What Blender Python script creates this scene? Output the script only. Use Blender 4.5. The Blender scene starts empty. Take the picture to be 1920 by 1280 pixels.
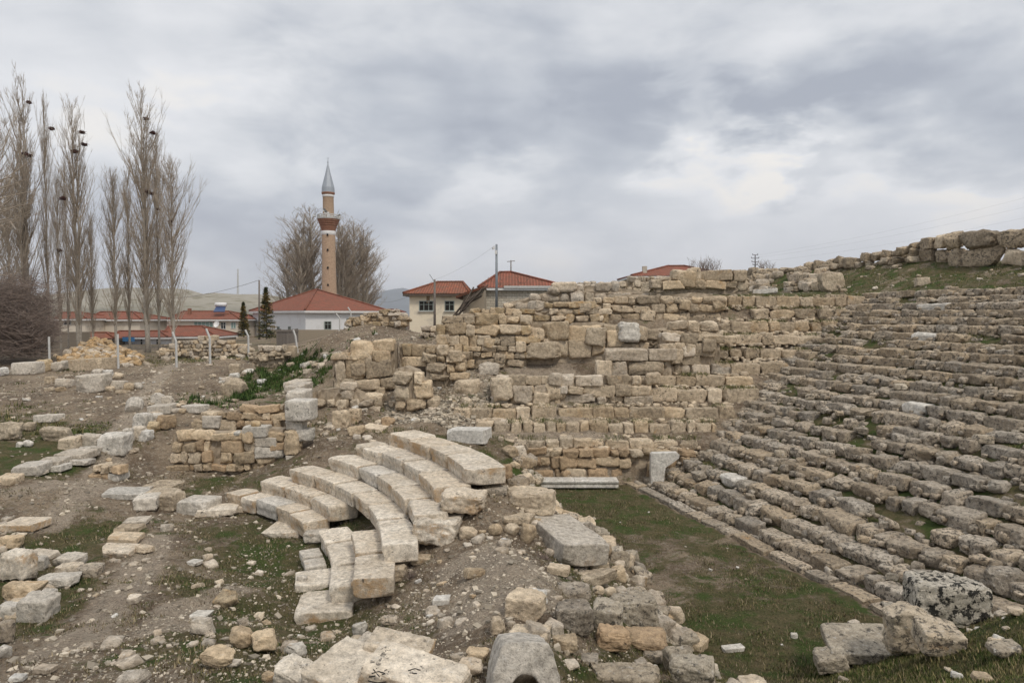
import bpy, math, random
import numpy as np
from math import radians as R, pi, sin, cos, atan2, hypot
from mathutils import Vector, Matrix
rnd = random.Random(7)
rs = np.random.RandomState(11)

# ------------------------------------------------------------------ camera
SC = bpy.context.scene
COL = SC.collection
F = 1280.0; CH = 6.5; PITCH = math.atan(50.0 / F)
cam_d = bpy.data.cameras.new('camera'); cam = bpy.data.objects.new('camera', cam_d); COL.objects.link(cam)
cam_d.sensor_width = 36; cam_d.lens = 24; cam_d.clip_start = 0.1; cam_d.clip_end = 30000
cam.location = (0, 0, CH); cam.rotation_euler = (pi / 2 - PITCH, 0, 0)
SC.camera = cam
SC.view_settings.view_transform = 'Standard'; SC.view_settings.look = 'None'
SC.view_settings.exposure = 0.0; SC.view_settings.gamma = 1.0

# ------------------------------------------------------------------ node helper
class NT:
    def __init__(s, tree):
        s.t = tree; s.n = tree.nodes; s.l = tree.links
    def put(s, sock, v):
        if v is None: return
        if hasattr(v, 'is_output') or hasattr(v, 'links'): s.l.new(v, sock)
        else:
            try: sock.default_value = v
            except Exception: sock.default_value = (*v, 1)
    def math(s, op, a, b=None, c=None, clamp=False):
        n = s.n.new('ShaderNodeMath'); n.operation = op; n.use_clamp = clamp
        for i, v in enumerate((a, b, c)): s.put(n.inputs[i], v)
        return n.outputs[0]
    def vmath(s, op, a, b=None):
        n = s.n.new('ShaderNodeVectorMath'); n.operation = op
        s.put(n.inputs[0], a)
        if b is not None:
            if op == 'SCALE': s.put(n.inputs['Scale'], b)
            else: s.put(n.inputs[1], b)
        return n.outputs['Value'] if op in ('DOT_PRODUCT', 'LENGTH') else n.outputs[0]
    def noise(s, vec, scale, detail=5, rough=.6, dist=0.0):
        n = s.n.new('ShaderNodeTexNoise'); s.put(n.inputs['Vector'], vec)
        n.inputs['Scale'].default_value = scale; n.inputs['Detail'].default_value = detail
        n.inputs['Roughness'].default_value = rough; n.inputs['Distortion'].default_value = dist
        return n.outputs[0]
    def voro(s, vec, scale, feature='F1', rand=1.0):
        n = s.n.new('ShaderNodeTexVoronoi'); n.feature = feature; s.put(n.inputs['Vector'], vec)
        n.inputs['Scale'].default_value = scale; n.inputs['Randomness'].default_value = rand
        return n
    def mapr(s, v, a, b, c=0.0, d=1.0):
        n = s.n.new('ShaderNodeMapRange'); n.interpolation_type = 'SMOOTHSTEP'
        for i, x in enumerate((v, a, b, c, d)): s.put(n.inputs[i], x)
        return n.outputs[0]
    def mix(s, f, a, b, blend='MIX'):
        n = s.n.new('ShaderNodeMix'); n.data_type = 'RGBA'; n.blend_type = blend
        s.put(n.inputs[0], f); s.put(n.inputs[6], a if not isinstance(a, tuple) else (*a, 1)); s.put(n.inputs[7], b if not isinstance(b, tuple) else (*b, 1))
        return n.outputs[2]
    def bump(s, h, strength, dist, nrm=None):
        n = s.n.new('ShaderNodeBump'); n.inputs['Strength'].default_value = strength; n.inputs['Distance'].default_value = dist
        s.put(n.inputs['Height'], h)
        if nrm is not None: s.put(n.inputs['Normal'], nrm)
        return n.outputs[0]
    def new(s, t): return s.n.new(t)

# ------------------------------------------------------------------ world: overcast sky with broken cloud masses
SUN_EL, SUN_AZ = R(52), R(148)          # azimuth measured clockwise from +Y
W = bpy.data.worlds.new('World'); SC.world = W; W.use_nodes = True
w = NT(W.node_tree); w.n.clear()
geo = w.new('ShaderNodeTexCoord').outputs['Generated']
sep = w.new('ShaderNodeSeparateXYZ'); w.l.new(geo, sep.inputs[0])
dx, dy, dz = sep.outputs
az = w.math('MULTIPLY', w.math('ARCTAN2', dx, dy), 180 / pi)
el = w.math('MULTIPLY', w.math('ARCSINE', dz), 180 / pi)
# flattened cloud-layer coordinates
inv = w.math('DIVIDE', 1.0, w.math('ADD', w.math('MAXIMUM', dz, 0.0), 0.16))
comb = w.new('ShaderNodeCombineXYZ'); w.l.new(w.math('MULTIPLY', dx, inv), comb.inputs[0]); w.l.new(w.math('MULTIPLY', dy, inv), comb.inputs[1])
cl = comb.outputs[0]
dv = w.vmath('MULTIPLY', geo, (2.6, 2.6, 6.0)); n1 = w.noise(dv, 1.0, 4, .5, .2); n2 = w.noise(dv, 3.0, 8, .55, .35); n2u = w.noise(w.vmath('ADD', dv, (0, 0, .16)), 3.0, 5, .5, .35)
n3 = w.noise(cl, .9, 2, .5)
waz = w.math('MULTIPLY', w.math('SUBTRACT', n2, .5), 26.0); wel = w.math('MULTIPLY', w.math('SUBTRACT', w.noise(dv, 2.2, 5, .5), .5), 16.0)
az2 = w.math('ADD', az, waz); el2 = w.math('ADD', el, wel)
def uvdir(u, v):
    x, z = (u - 960) / F, (590 - v) / F
    return math.degrees(atan2(x, 1)), math.degrees(atan2(z, hypot(1, x)))
dens = w.math('MULTIPLY_ADD', w.math('SUBTRACT', n1, .5), .9, .30)
dens = w.math('MULTIPLY_ADD', w.math('SUBTRACT', n2, .5), .95, dens)
dens = w.math('MULTIPLY_ADD', w.math('SUBTRACT', n2u, n2), .7, dens)
for u, v, su, sv, amp in [(640, 170, 190, 75, .42), (900, 130, 200, 80, .24), (1130, 190, 200, 80, .40), (900, 300, 260, 40, .42), (1560, 150, 230, 80, .60), (1800, 240, 260, 70, .62),
                          (1480, 345, 55, 26, .45), (430, 400, 260, 60, .55), (200, 450, 200, 40, .22), (1050, 420, 260, 60, .42), (120, 40, 260, 60, .16),
                          (1420, 300, 50, 40, -.55), (1320, 230, 45, 90, -.40), (1500, 300, 90, 28, -.55), (1750, 370, 160, 28, -.42), (1330, 360, 90, 40, -.42),
                          (330, 160, 170, 90, -.35), (560, 320, 90, 40, -.25), (850, 370, 80, 25, -.35), (960, 520, 420, 40, -.10), (100, 560, 500, 50, -.22), (1750, 30, 200, 40, -.2)]:
    a0, e0 = uvdir(u, v); sa = math.degrees(su / F); se = math.degrees(sv / F)
    q = w.math('ADD', w.math('POWER', w.math('DIVIDE', w.math('SUBTRACT', az2, a0), sa), 2.0), w.math('POWER', w.math('DIVIDE', w.math('SUBTRACT', el2, e0), se), 2.0))
    g = w.math('POWER', 2.718, w.math('MULTIPLY', q, -.5))
    dens = w.math('MULTIPLY_ADD', g, amp * .8, dens)
cr = w.new('ShaderNodeValToRGB'); w.l.new(dens, cr.inputs[0])
e = cr.color_ramp.elements
e[0].position = 0.0; e[0].color = (.93, .90, .86, 1)
e[1].position = 1.0; e[1].color = (.42, .45, .515, 1)
for p, c in ((.22, (.81, .82, .845)), (.48, (.69, .71, .745)), (.78, (.53, .56, .615))):
    k = e.new(p); k.color = (*c, 1)
hz = w.mapr(el, 0.0, 13.0, 1.0, 0.0)
cloud = w.mix(w.math('MULTIPLY', hz, .55), cr.outputs[0], (.645, .635, .675))
up = w.mapr(el, 25.0, 70.0, 1.0, 1.12)
cloud = w.mix(1.0, cloud, up, 'MULTIPLY')
bgc = w.new('ShaderNodeBackground'); w.l.new(cloud, bgc.inputs[0]); bgc.inputs[1].default_value = 1.07
sky = w.new('ShaderNodeTexSky'); sky.sky_type = 'NISHITA'; sky.sun_disc = False
sky.sun_elevation = SUN_EL; sky.sun_rotation = SUN_AZ
bgs = w.new('ShaderNodeBackground'); w.l.new(sky.outputs[0], bgs.inputs[0]); bgs.inputs[1].default_value = 0.06
mx = w.new('ShaderNodeMixShader'); mx.inputs[0].default_value = .93
w.l.new(bgs.outputs[0], mx.inputs[1]); w.l.new(bgc.outputs[0], mx.inputs[2])
wo = w.new('ShaderNodeOutputWorld'); w.l.new(mx.outputs[0], wo.inputs[0])

sun_d = bpy.data.lights.new('sun', 'SUN'); sun_d.energy = 1.8; sun_d.angle = R(12); sun_d.color = (1, .91, .78)
sun = bpy.data.objects.new('sun', sun_d); COL.objects.link(sun)
sd = Vector((sin(SUN_AZ) * cos(SUN_EL), cos(SUN_AZ) * cos(SUN_EL), sin(SUN_EL)))
sun.rotation_euler = sd.to_track_quat('Z', 'Y').to_euler(); sun.location = sd * 50

# ------------------------------------------------------------------ numeric noise
def _h(ix, iy, iz, seed):
    n = (ix * 374761393 + iy * 668265263 + iz * 2147483647 + seed * 1274126177) & 0xFFFFFFFF
    n = ((n ^ (n >> 13)) * 1274126177) & 0xFFFFFFFF
    return ((n ^ (n >> 16)) & 0xFFFFFF) / float(0xFFFFFF)
def vnoise(p, seed=0):
    p = np.asarray(p, float); i = np.floor(p).astype(np.int64); f = p - i; f = f * f * (3 - 2 * f)
    r = 0
    for a in (0, 1):
        for b in (0, 1):
            for c in (0, 1):
                wgt = (f[:, 0] if a else 1 - f[:, 0]) * (f[:, 1] if b else 1 - f[:, 1]) * (f[:, 2] if c else 1 - f[:, 2])
                r = r + wgt * _h(i[:, 0] + a, i[:, 1] + b, i[:, 2] + c, seed)
    return r * 2 - 1
def fbm(p, octv=4, seed=0, gain=.5):
    r = 0; a = 1.0; s = 0
    for o in range(octv):
        r = r + a * vnoise(p * (2.03 ** o) + 17.3 * o, seed + o); s += a; a *= gain
    return r / s

# ------------------------------------------------------------------ pixel <-> world helpers (used once to lay the place out)
def ray(u, v):
    x = (u - 960) / F; z = (640 - v) / F; c, s = cos(-PITCH), sin(-PITCH)
    return np.array([x, c - z * s, s + z * c])
def atz(u, v, z):
    d = ray(u, v); t = (z - CH) / d[2]; return np.array([d[0] * t, d[1] * t, z])
def aty(u, v, y):
    d = ray(u, v); t = y / d[1]; return np.array([d[0] * t, y, CH + d[2] * t])

# ------------------------------------------------------------------ terrain
DX, DY, D0 = .951, .310, 12.11        # right-hand seating: distance d = DX x + DY y - D0 beyond the paving line
# (u, v, z, grass)
CP = [(93,680,3.1,.1),(0,690,3.0,.15),(222,693,3.1,.1),(330,684,3.2,.2),(392,676,3.2,.5),(466,662,3.3,.6),(250,700,3.0,.0),(330,702,3.05,0),
(430,690,3.1,0),(60,720,2.7,.05),(150,740,2.5,0),(150,775,2.2,.2),(150,800,2.0,.5),(40,800,2.0,.8),(130,860,1.5,1.1),(40,860,1.55,.95),(60,930,1.2,.05),(150,920,1.1,0),
(150,1000,.65,1.1),(60,1000,.8,.5),(220,985,.7,.7),(100,1100,.55,.6),(50,1170,.7,1.1),(150,1090,.6,.7),(50,1230,1.2,.2),(120,1180,.85,.3),(0,1280,1.6,.15),(200,1120,.85,.25),(250,1060,.75,.2),(411,948,.36,.1),(470,962,.33,.3),(520,988,.28,.6),(370,972,.42,.2),(540,1005,.25,.8),(200,1200,1.1,.2),(300,1280,1.65,.35),(300,1000,.6,.3),
(300,1180,1.3,.55),(450,1100,.8,.65),(360,1090,.75,.5),(450,990,.45,.7),(400,1040,.5,.5),(520,1010,.35,.8),(540,1070,.22,.8),(480,1180,.9,.5),(560,1170,.30,.8),(650,1165,.40,.6),(620,1210,.9,.6),(500,1280,1.7,.55),(400,1230,1.45,.7),
(250,870,.95,.1),(300,900,.75,.1),(400,900,.65,.95),(200,940,.85,.1),(330,860,1.0,0),(440,890,.6,.2),(300,830,1.5,.1),(235,835,1.5,.5),(200,790,2.0,.2),(260,750,2.4,.1),(350,755,2.6,.15),
(500,735,2.2,.8),(450,745,2.3,.4),(530,770,2.1,.3),(480,712,2.4,.9),(580,700,2.7,.9),(550,668,3.5,.3),(430,672,3.6,.1),(470,682,3.45,.1),(410,715,2.9,0),(600,675,3.6,.6),(520,655,3.6,.3),
(580,640,3.6,.6),(640,650,4.6,.1),(650,620,5.1,.0),(600,770,2.4,.15),(600,830,1.8,.2),(660,820,1.9,.2),(700,790,2.1,.3),(760,780,2.3,0),(830,760,2.7,.0),(850,730,3.1,.2),(900,740,3.2,.6),(900,700,3.8,.2),(830,690,4.0,.5),
(640,720,3.0,.2),(880,955,1.9,.1),(850,1005,1.55,.1),(800,1040,1.2,.1),(945,885,2.4,.2),(912,908,2.32,.1),(985,925,1.45,.35),(905,1005,1.62,.1),(900,1050,1.65,.0),(800,1100,1.05,.1),(860,1130,1.5,.1),(960,1000,1.6,.1),(730,1150,.8,.45),(900,1150,1.85,.1),(960,1060,1.85,0),
(1000,1110,1.8,.35),(1000,1200,2.05,.2),(800,1200,1.55,.35),(1060,1160,1.6,.3),(700,1280,1.85,.5),(850,1280,1.9,.4),(1000,1280,1.85,.3),(1100,1280,1.6,.6),(1090,1110,1.15,.5),(1030,1040,1.2,.4),
(1010,950,.95,.4),(1110,1150,1.1,.5),(1180,1230,.8,.6),(1240,1270,.7,.6),
(1060,970,0,.8),(1150,1040,0,.5),(1230,1100,0,.4),(1250,1150,0,.65),(1290,1200,0,.85),(1350,1250,0,.8),(1450,1270,0,.9),(1100,935,0,.8),(1300,1050,0,.42),(1300,980,0,.8),(1180,980,0,.8),
(1400,1100,0,.65),(1500,1200,0,.95),(1500,1120,0,.7),(1600,1190,0,.9),(1560,1250,.05,1),
(1700,1250,1.15,1),(1800,1200,1.75,1),(1650,1240,.6,1),(1900,1150,2.5,1),(1900,1270,2.9,.9),(1750,1280,1.9,.9)]
P3 = [(0,4,3.75,.3),(0,6,2.75,.3),(-3,6,2.6,.3),(3,6,2.6,.4),(-7,6,2.2,.3),(5,5,3.5,.9),(-12,8,1.6,.3),(-14,12,.9,.4),(0,0,4.6,.4),(4,0,5,.9),(9,3,4.6,.9),(8.6,6,3.6,.9),(-8,1,3.6,.3),(-20,0,3,.3),(-18,12,1.4,.4),
(-24,20,1.9,.3),(-34,32,2.8,.3),(-40,45,3.2,.3),(-30,60,3.4,.3),(-10,62,3.5,.4),(0,62,4.2,.4),(-9.8,48,6.1,0),(-10.6,49.5,6.0,0),(-12.6,45,4.8,0),(-5.3,42,4.9,.0),(-6.2,50,4.6,.1),(-4.4,36.5,4.9,.1),(-7.6,61,4.2,.2),(-7,36,4.9,.2),(-2,40,6.0,.3),(-2.6,36,5.6,.2),(4,42,6.4,.3),(-9,38,4.6,.2),(-5,33,4.6,.2),
(-22,80,3.4,.3),(-60,80,3.4,.3),(-60,20,3,.3),(0,90,4,.4),(30,90,6,.4),(40,60,6.5,.4),(40,20,8,.4),(80,40,6,.4)]
cps = []
for (u, v, z, g) in CP:
    p = atz(u, v, z); cps.append((p[0], p[1], z, g))
cps += P3
cps = np.array(cps, float)
# biharmonic-style interpolation (kernel r) with linear term
A_ = cps[:, :2]; N_ = len(A_)
K_ = np.hypot(A_[:, None, 0] - A_[None, :, 0], A_[:, None, 1] - A_[None, :, 1]) * -1.0
Pm = np.column_stack([np.ones(N_), A_])
M_ = np.block([[K_ - .12 * np.eye(N_), Pm], [Pm.T, np.zeros((3, 3))]])
SOL = np.linalg.solve(M_, np.vstack([cps[:, 2:4], np.zeros((3, 2))]))
def rbf(x, y):
    out = np.zeros((len(x), 2))
    for s in range(0, len(x), 40000):
        xx = x[s:s + 40000]; yy = y[s:s + 40000]
        k = -np.hypot(xx[:, None] - A_[None, :, 0], yy[:, None] - A_[None, :, 1])
        out[s:s + 40000] = k @ SOL[:N_] + np.column_stack([np.ones(len(xx)), xx, yy]) @ SOL[N_:]
    return out
def sstep(a, b, t):
    t = np.clip((t - a) / (b - a), 0, 1); return t * t * (3 - 2 * t)
FY = [26.0, 26.3, 26.5, 27.35, 28.2, 29.2, 30.2, 31.3, 32.3, 33.3, 34.3, 35.1, 36, 38, 41, 50, 70, 400]
FZ = [0, 1.0, 1.5, 1.85, 2.35, 2.85, 3.35, 3.9, 4.4, 5.05, 5.75, 6.45, 7.2, 7.7, 7.8, 6.6, 5.5, 3.4]
RD = [0.0, .68, .95, 16.9, 18.2, 22.4, 24.5, 40, 80, 400]; RZ = [0, -.03, .03, 7.30, 7.6, 9.65, 9.85, 7.0, 4.2, 3.4]
PATHS = [[(850,1040),(930,1030),(1000,1075),(1000,1150)],[(900,1040),(940,1100),(930,1160)],[(335,692),(300,712),(262,738),(215,775),(160,812),(90,850)],[(30,925),(130,905),(230,900)],[(290,985),(262,1040),(235,1100),(170,1180),(90,1260)],[(930,1040),(900,1100),(880,1170)],[(430,1085),(340,1130),(300,1200)]]
PZ = [1.6, 1.7, 2.8, 1.2, 1.0, 1.7, 1.0]
PW = [np.array([atz(u, v, z)[:2] for u, v in p]) for p, z in zip(PATHS, PZ)]
def pathd(x, y):
    d = np.full(len(x), 9.0)
    for p in PW:
        for a, b in zip(p[:-1], p[1:]):
            t = np.clip(((x - a[0]) * (b[0] - a[0]) + (y - a[1]) * (b[1] - a[1])) / ((b - a) @ (b - a)), 0, 1); d = np.minimum(d, np.hypot(x - a[0] - t * (b[0] - a[0]), y - a[1] - t * (b[1] - a[1])))
    return d
AE = ([3.7, 3.5, 3.3, 3.15, 2.75, 2.3, 1.6, .9, .3], [12.3, 13.2, 14.3, 16.5, 18.5, 20.3, 21.9, 24.0, 26])
def height(x, y, fine=True):
    x = np.atleast_1d(np.asarray(x, float)); y = np.atleast_1d(np.asarray(y, float))
    r = rbf(x, y); z = r[:, 0]; g = np.clip(r[:, 1], 0, 1)
    far = sstep(62, 110, np.hypot(x, y)); z = z * (1 - far) + 3.4 * far; g = g * (1 - far) + .35 * far
    d = DX * x + DY * y - D0
    fr = np.interp(d, RD, RZ)
    fr = fr - .65 * sstep(19, 22, d) * sstep(40, 35, y)
    ff = np.interp(y, FY, FZ)
    ff = ff - sstep(34.8, 36.6, y) * sstep(11, 4, x) * 2.0
    cav = np.where(d > 0, fr, 0); cav = np.maximum(cav, ff)
    wr = sstep(-.15, .15, d) * sstep(300, 200, y)
    wf = sstep(25.75, 26.0, y) * sstep(-3.6, -2.0, x) * sstep(150, 60, y) * np.where(d > 0, 1, 1)
    wr = np.maximum(wr, wf) * (1 - far)
    ed = np.interp(y, AE[1], AE[0]); arm = sstep(ed, ed + .55, x) * sstep(12.3, 13.6, y) * sstep(26.1, 25.9, y) * (d < .3); z = z * (1 - arm)
    spill = (z - np.maximum(d, 0) * 1.1) * sstep(15.5, 12.5, y)
    z2 = np.where(d > 0, np.maximum(cav, spill), cav)
    z = z * (1 - wr) + z2 * wr
    gc = np.where(d > 17, .66, np.where(d > 0, .72, .22)); gc = np.where((ff > fr) & (y < 36), .2, gc)
    g = g * (1 - wr) + gc * wr
    if fine:
        pd = pathd(x, y); g = g * (1 - .75 * sstep(.7, .2, pd))
        inar = sstep(.25, .0, z) * sstep(.2, -.3, d) * (x > 0)
        p = np.column_stack([x, y, np.zeros_like(x)])
        amp = (1 - .75 * inar) * (1 - .6 * (d > .3) * (d < 17))
        near = sstep(80, 40, y)
        z = z + amp * near * (.10 * fbm(p * .9, 3, 3) + .065 * fbm(p * 3.7, 3, 9) + .02 * fbm(p * 13, 2, 21))
    return z, g
def hz_(x, y):
    return float(height([x], [y])[0][0])
_T = np.concatenate([np.arange(3, 40, .04), np.arange(40, 120, .15)])
def hit(u, v):
    d = ray(u, v); t = _T / d[1]
    x, y, z = d[0] * t, d[1] * t, CH + d[2] * t
    h = height(x, y)[0]; k = np.where(h >= z)[0]
    k = k[0] if len(k) else len(t) - 1
    return Vector((x[k], y[k], h[k]))
# ------------------------------------------------------------------ materials
def mat(name):
    m = bpy.data.materials.new(name); m.use_nodes = True
    n = NT(m.node_tree); b = m.node_tree.nodes['Principled BSDF']; b.inputs['Roughness'].default_value = .9
    try: b.inputs['Specular IOR Level'].default_value = .25
    except Exception: pass
    return m, n, b
def pos_of(n):
    g = n.new('ShaderNodeNewGeometry'); return g.outputs['Position'], g
def stone_mat(name, c1, c2, orange=.3, black=.3, white=.2, pit=.5, bump=1.0, vary=.5, lich=(.37, .21, .075), bscale=7.0, oscale=1.7, warm=(.46, .36, .245), side=0.0, bstr=.82):
    m, n, b = mat(name); P, g = pos_of(n)
    oi = n.new('ShaderNodeObjectInfo')
    rr = n.math('FRACT', n.math('ADD', oi.outputs['Random'], g.outputs['Random Per Island']))
    r2 = n.math('FRACT', n.math('MULTIPLY', rr, 7.31)); r3 = n.math('FRACT', n.math('MULTIPLY', rr, 23.7))
    off = n.vmath('SCALE', oi.outputs['Location'], .37)
    Q = n.vmath('ADD', P, off)
    a = n.noise(Q, 1.6, 5, .6); bb = n.noise(Q, 9, 7, .72); cc = n.noise(Q, 42, 4, .7)
    base = n.mix(n.mapr(a, .35, .65), c1, c2)
    base = n.mix(n.math('MULTIPLY', r3, .45), base, warm)
    val = n.math('MULTIPLY_ADD', n.math('SUBTRACT', bb, .5), 2.3, n.math('MULTIPLY_ADD', r2, vary, 1.0 - vary * .5))
    val = n.math('MULTIPLY_ADD', n.math('SUBTRACT', cc, .5), 1.0, val)
    base = n.mix(1.0, base, val, 'MULTIPLY')
    # white crust
    wn = n.noise(n.vmath('ADD', Q, (9, 3, 1)), 11, 4, .7)
    base = n.mix(n.math('MULTIPLY', n.mapr(wn, .64 - .12 * white, .70), .55 * min(1, white * 2)), base, (.62, .60, .56))
    # orange lichen, patch threshold shifts from stone to stone
    on = n.noise(n.vmath('ADD', Q, (4, 7, 2)), oscale, 6, .72)
    th = n.math('MULTIPLY_ADD', r3, -.10, .72 - .20 * orange)
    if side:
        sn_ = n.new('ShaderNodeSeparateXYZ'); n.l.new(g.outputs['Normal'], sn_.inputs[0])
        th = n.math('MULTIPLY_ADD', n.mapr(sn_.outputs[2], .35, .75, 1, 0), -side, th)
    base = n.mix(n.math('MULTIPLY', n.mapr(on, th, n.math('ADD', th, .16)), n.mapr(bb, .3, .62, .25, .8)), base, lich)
    # dark crust lichen
    bn = n.noise(n.vmath('ADD', Q, (1, 17, 5)), bscale, 5, .75)
    th2 = n.math('MULTIPLY_ADD', r2, -.06, .68 - .16 * black)
    bm = n.mapr(bn, th2, n.math('ADD', th2, .05))
    base = n.mix(n.math('MULTIPLY', bm, bstr), base, (.06, .055, .048) if bstr < .9 else (.018, .018, .016))
    # pits
    vo = n.voro(n.vmath('ADD', Q, n.vmath('SCALE', n.new('ShaderNodeTexNoise').outputs[1], .05)), 30)
    pm = n.mapr(vo.outputs['Distance'], .10, .32, 1.0, 0.0)
    pk = n.mapr(n.noise(Q, 6, 2, .5), .45, .6)
    pm = n.math('MULTIPLY', pm, pk)
    base = n.mix(n.math('MULTIPLY', pm, pit), base, (.10, .08, .06))
    n.l.new(base, b.inputs['Base Color'])
    h = n.math('MULTIPLY_ADD', bb, 1.0, n.math('MULTIPLY', cc, .35)); h = n.math('MULTIPLY_ADD', pm, -.35 * pit, h)
    n.l.new(n.bump(h, .75 * bump, .05), b.inputs['Normal'])
    return m
M = {}
M['ochre'] = stone_mat('ochre_limestone', (.52, .42, .295), (.38, .29, .19), orange=.40, black=.12, white=.25)
M['buff'] = stone_mat('buff_limestone', (.57, .485, .37), (.41, .34, .255), orange=.30, black=.18, white=.35)
M['wallrow'] = stone_mat('weathered_wall_block', (.49, .405, .30), (.34, .28, .205), orange=.42, black=.38, white=.2, pit=.7)
M['grey'] = stone_mat('grey_weathered_seat', (.38, .34, .285), (.27, .232, .185), orange=.16, black=.74, white=.4, pit=.8, bscale=10)
M['greyhi'] = stone_mat('tan_weathered_seat', (.375, .31, .23), (.265, .215, .155), orange=.34, black=.66, white=.25, pit=.8, bscale=8)
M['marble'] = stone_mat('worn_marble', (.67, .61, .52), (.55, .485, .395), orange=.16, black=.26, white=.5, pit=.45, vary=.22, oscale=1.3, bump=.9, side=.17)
M['marblegrey'] = stone_mat('grey_marble', (.55, .52, .47), (.43, .405, .36), orange=.34, black=.22, white=.5, pit=.4, vary=.3, bump=.9)
M['white'] = stone_mat('white_marble', (.60, .585, .55), (.48, .46, .425), orange=.0, black=.04, white=.5, pit=.2, vary=.12, bump=.6, warm=(.50, .45, .37))
M['lichen'] = stone_mat('black_lichen_stone', (.47, .44, .38), (.40, .37, .31), orange=.12, black=.95, white=.5, pit=.5, bscale=6.5, bump=1.2, bstr=.97)
M['lichen2'] = stone_mat('grey_lichen_stone', (.42, .38, .31), (.34, .30, .24), orange=.2, black=.62, white=.6, pit=.6, bscale=8.0, bump=1.2)
M['rust'] = stone_mat('rusty_bedrock', (.38, .27, .17), (.32, .23, .145), orange=.2, black=.05, white=.12, pit=.4)
M['orange'] = stone_mat('orange_lichen_stone', (.42, .34, .23), (.36, .27, .16), orange=.8, black=.05, white=.2, pit=.4)
M['heap'] = stone_mat('heap_stone', (.50, .35, .19), (.40, .27, .14), orange=.9, black=.1, white=.3, pit=.3, vary=.6, oscale=2.5)
M['rubble'] = stone_mat('pale_rubble', (.54, .485, .41), (.42, .36, .29), orange=.12, black=.1, white=.5, pit=.3, vary=.5)

def ground_mat():
    m, n, b = mat('ground_earth'); P, g = pos_of(n)
    at = n.new('ShaderNodeAttribute'); at.attribute_name = 'grass'
    a = n.noise(P, .55, 6, .62, .4); bb = n.noise(P, 3.1, 7, .7); cc = n.noise(P, 17, 6, .75); dd = n.noise(P, 70, 3, .7)
    soil = n.mix(n.mapr(a, .38, .62), (.155, .116, .082), (.265, .208, .148))
    pa = n.new('ShaderNodeAttribute'); pa.attribute_name = 'path'
    soil = n.mix(n.math('MULTIPLY', n.mapr(n.math('ADD', pa.outputs['Fac'], n.math('SUBTRACT', bb, .5)), .3, .8), .75), soil, (.36, .30, .235))
    soil = n.mix(1.0, soil, n.math('MULTIPLY_ADD', n.math('SUBTRACT', bb, .5), 1.3, 1.0), 'MULTIPLY')
    soil = n.mix(1.0, soil, n.math('MULTIPLY_ADD', n.math('SUBTRACT', cc, .5), 2.6, 1.0), 'MULTIPLY')
    soil = n.mix(1.0, soil, n.math('MULTIPLY_ADD', n.math('SUBTRACT', dd, .5), 2.4, 1.0), 'MULTIPLY')
    sh = n.mapr(n.noise(P, 7, 3, .6), .5, .66)
    soil = n.mix(n.math('MULTIPLY', sh, .5), soil, (.36, .315, .25))
    # grit and small pale chips
    for sc, lo, amt in ((9, .13, .8), (21, .20, .85), (40, .24, .6)):
        v = n.voro(P, sc); sepc = n.new('ShaderNodeSeparateColor'); n.l.new(v.outputs['Color'], sepc.inputs[0])
        f = n.math('MULTIPLY', n.mapr(v.outputs['Distance'], lo * .6, lo, 1, 0), n.mapr(sepc.outputs[0], .55, .62))
        soil = n.mix(n.math('MULTIPLY', f, amt), soil, n.mix(sepc.outputs[1], (.30, .25, .19), (.50, .46, .39)))
    gr = n.mix(n.mapr(bb, .36, .62), (.070, .072, .026), (.125, .102, .052))
    gr = n.mix(n.mapr(n.noise(P, 1.3, 4, .6), .46, .62), gr, (.050, .078, .016))
    gr = n.mix(1.0, gr, n.math('MULTIPLY_ADD', n.math('SUBTRACT', cc, .5), 2.2, 1.0), 'MULTIPLY')
    gn = n.math('ADD', at.outputs['Fac'], n.math('MULTIPLY_ADD', n.math('SUBTRACT', n.noise(P, 1.0, 7, .68, .5), .5), 2.2, n.math('MULTIPLY', n.math('SUBTRACT', cc, .5), 1.0)))
    gf = n.mapr(gn, .38, .62)
    col = n.mix(n.math('MULTIPLY', gf, .97), soil, gr)
    n.l.new(col, b.inputs['Base Color']); b.inputs['Roughness'].default_value = 1
    h = n.math('MULTIPLY_ADD', cc, .7, n.math('MULTIPLY_ADD', dd, .25, n.math('MULTIPLY', bb, .8)))
    n.l.new(n.bump(h, 1.0, .10), b.inputs['Normal'])
    return m
M['ground'] = ground_mat()
def simple(name, c, rough=.8, metal=0.0, nscale=6, namt=.25, bump=.0, spec=None, rand=0.0):
    m, n, b = mat(name); P, g = pos_of(n)
    x = n.noise(P, nscale, 6, .65)
    f = n.math('MULTIPLY_ADD', n.math('SUBTRACT', x, .5), namt * 3, 1.0)
    if rand:
        f = n.math('MULTIPLY', f, n.math('MULTIPLY_ADD', g.outputs['Random Per Island'], rand, 1 - rand / 2))
    n.l.new(n.mix(1.0, c, f, 'MULTIPLY'), b.inputs['Base Color'])
    b.inputs['Roughness'].default_value = rough; b.inputs['Metallic'].default_value = metal
    if bump: n.l.new(n.bump(x, bump, .05), b.inputs['Normal'])
    return m
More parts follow.
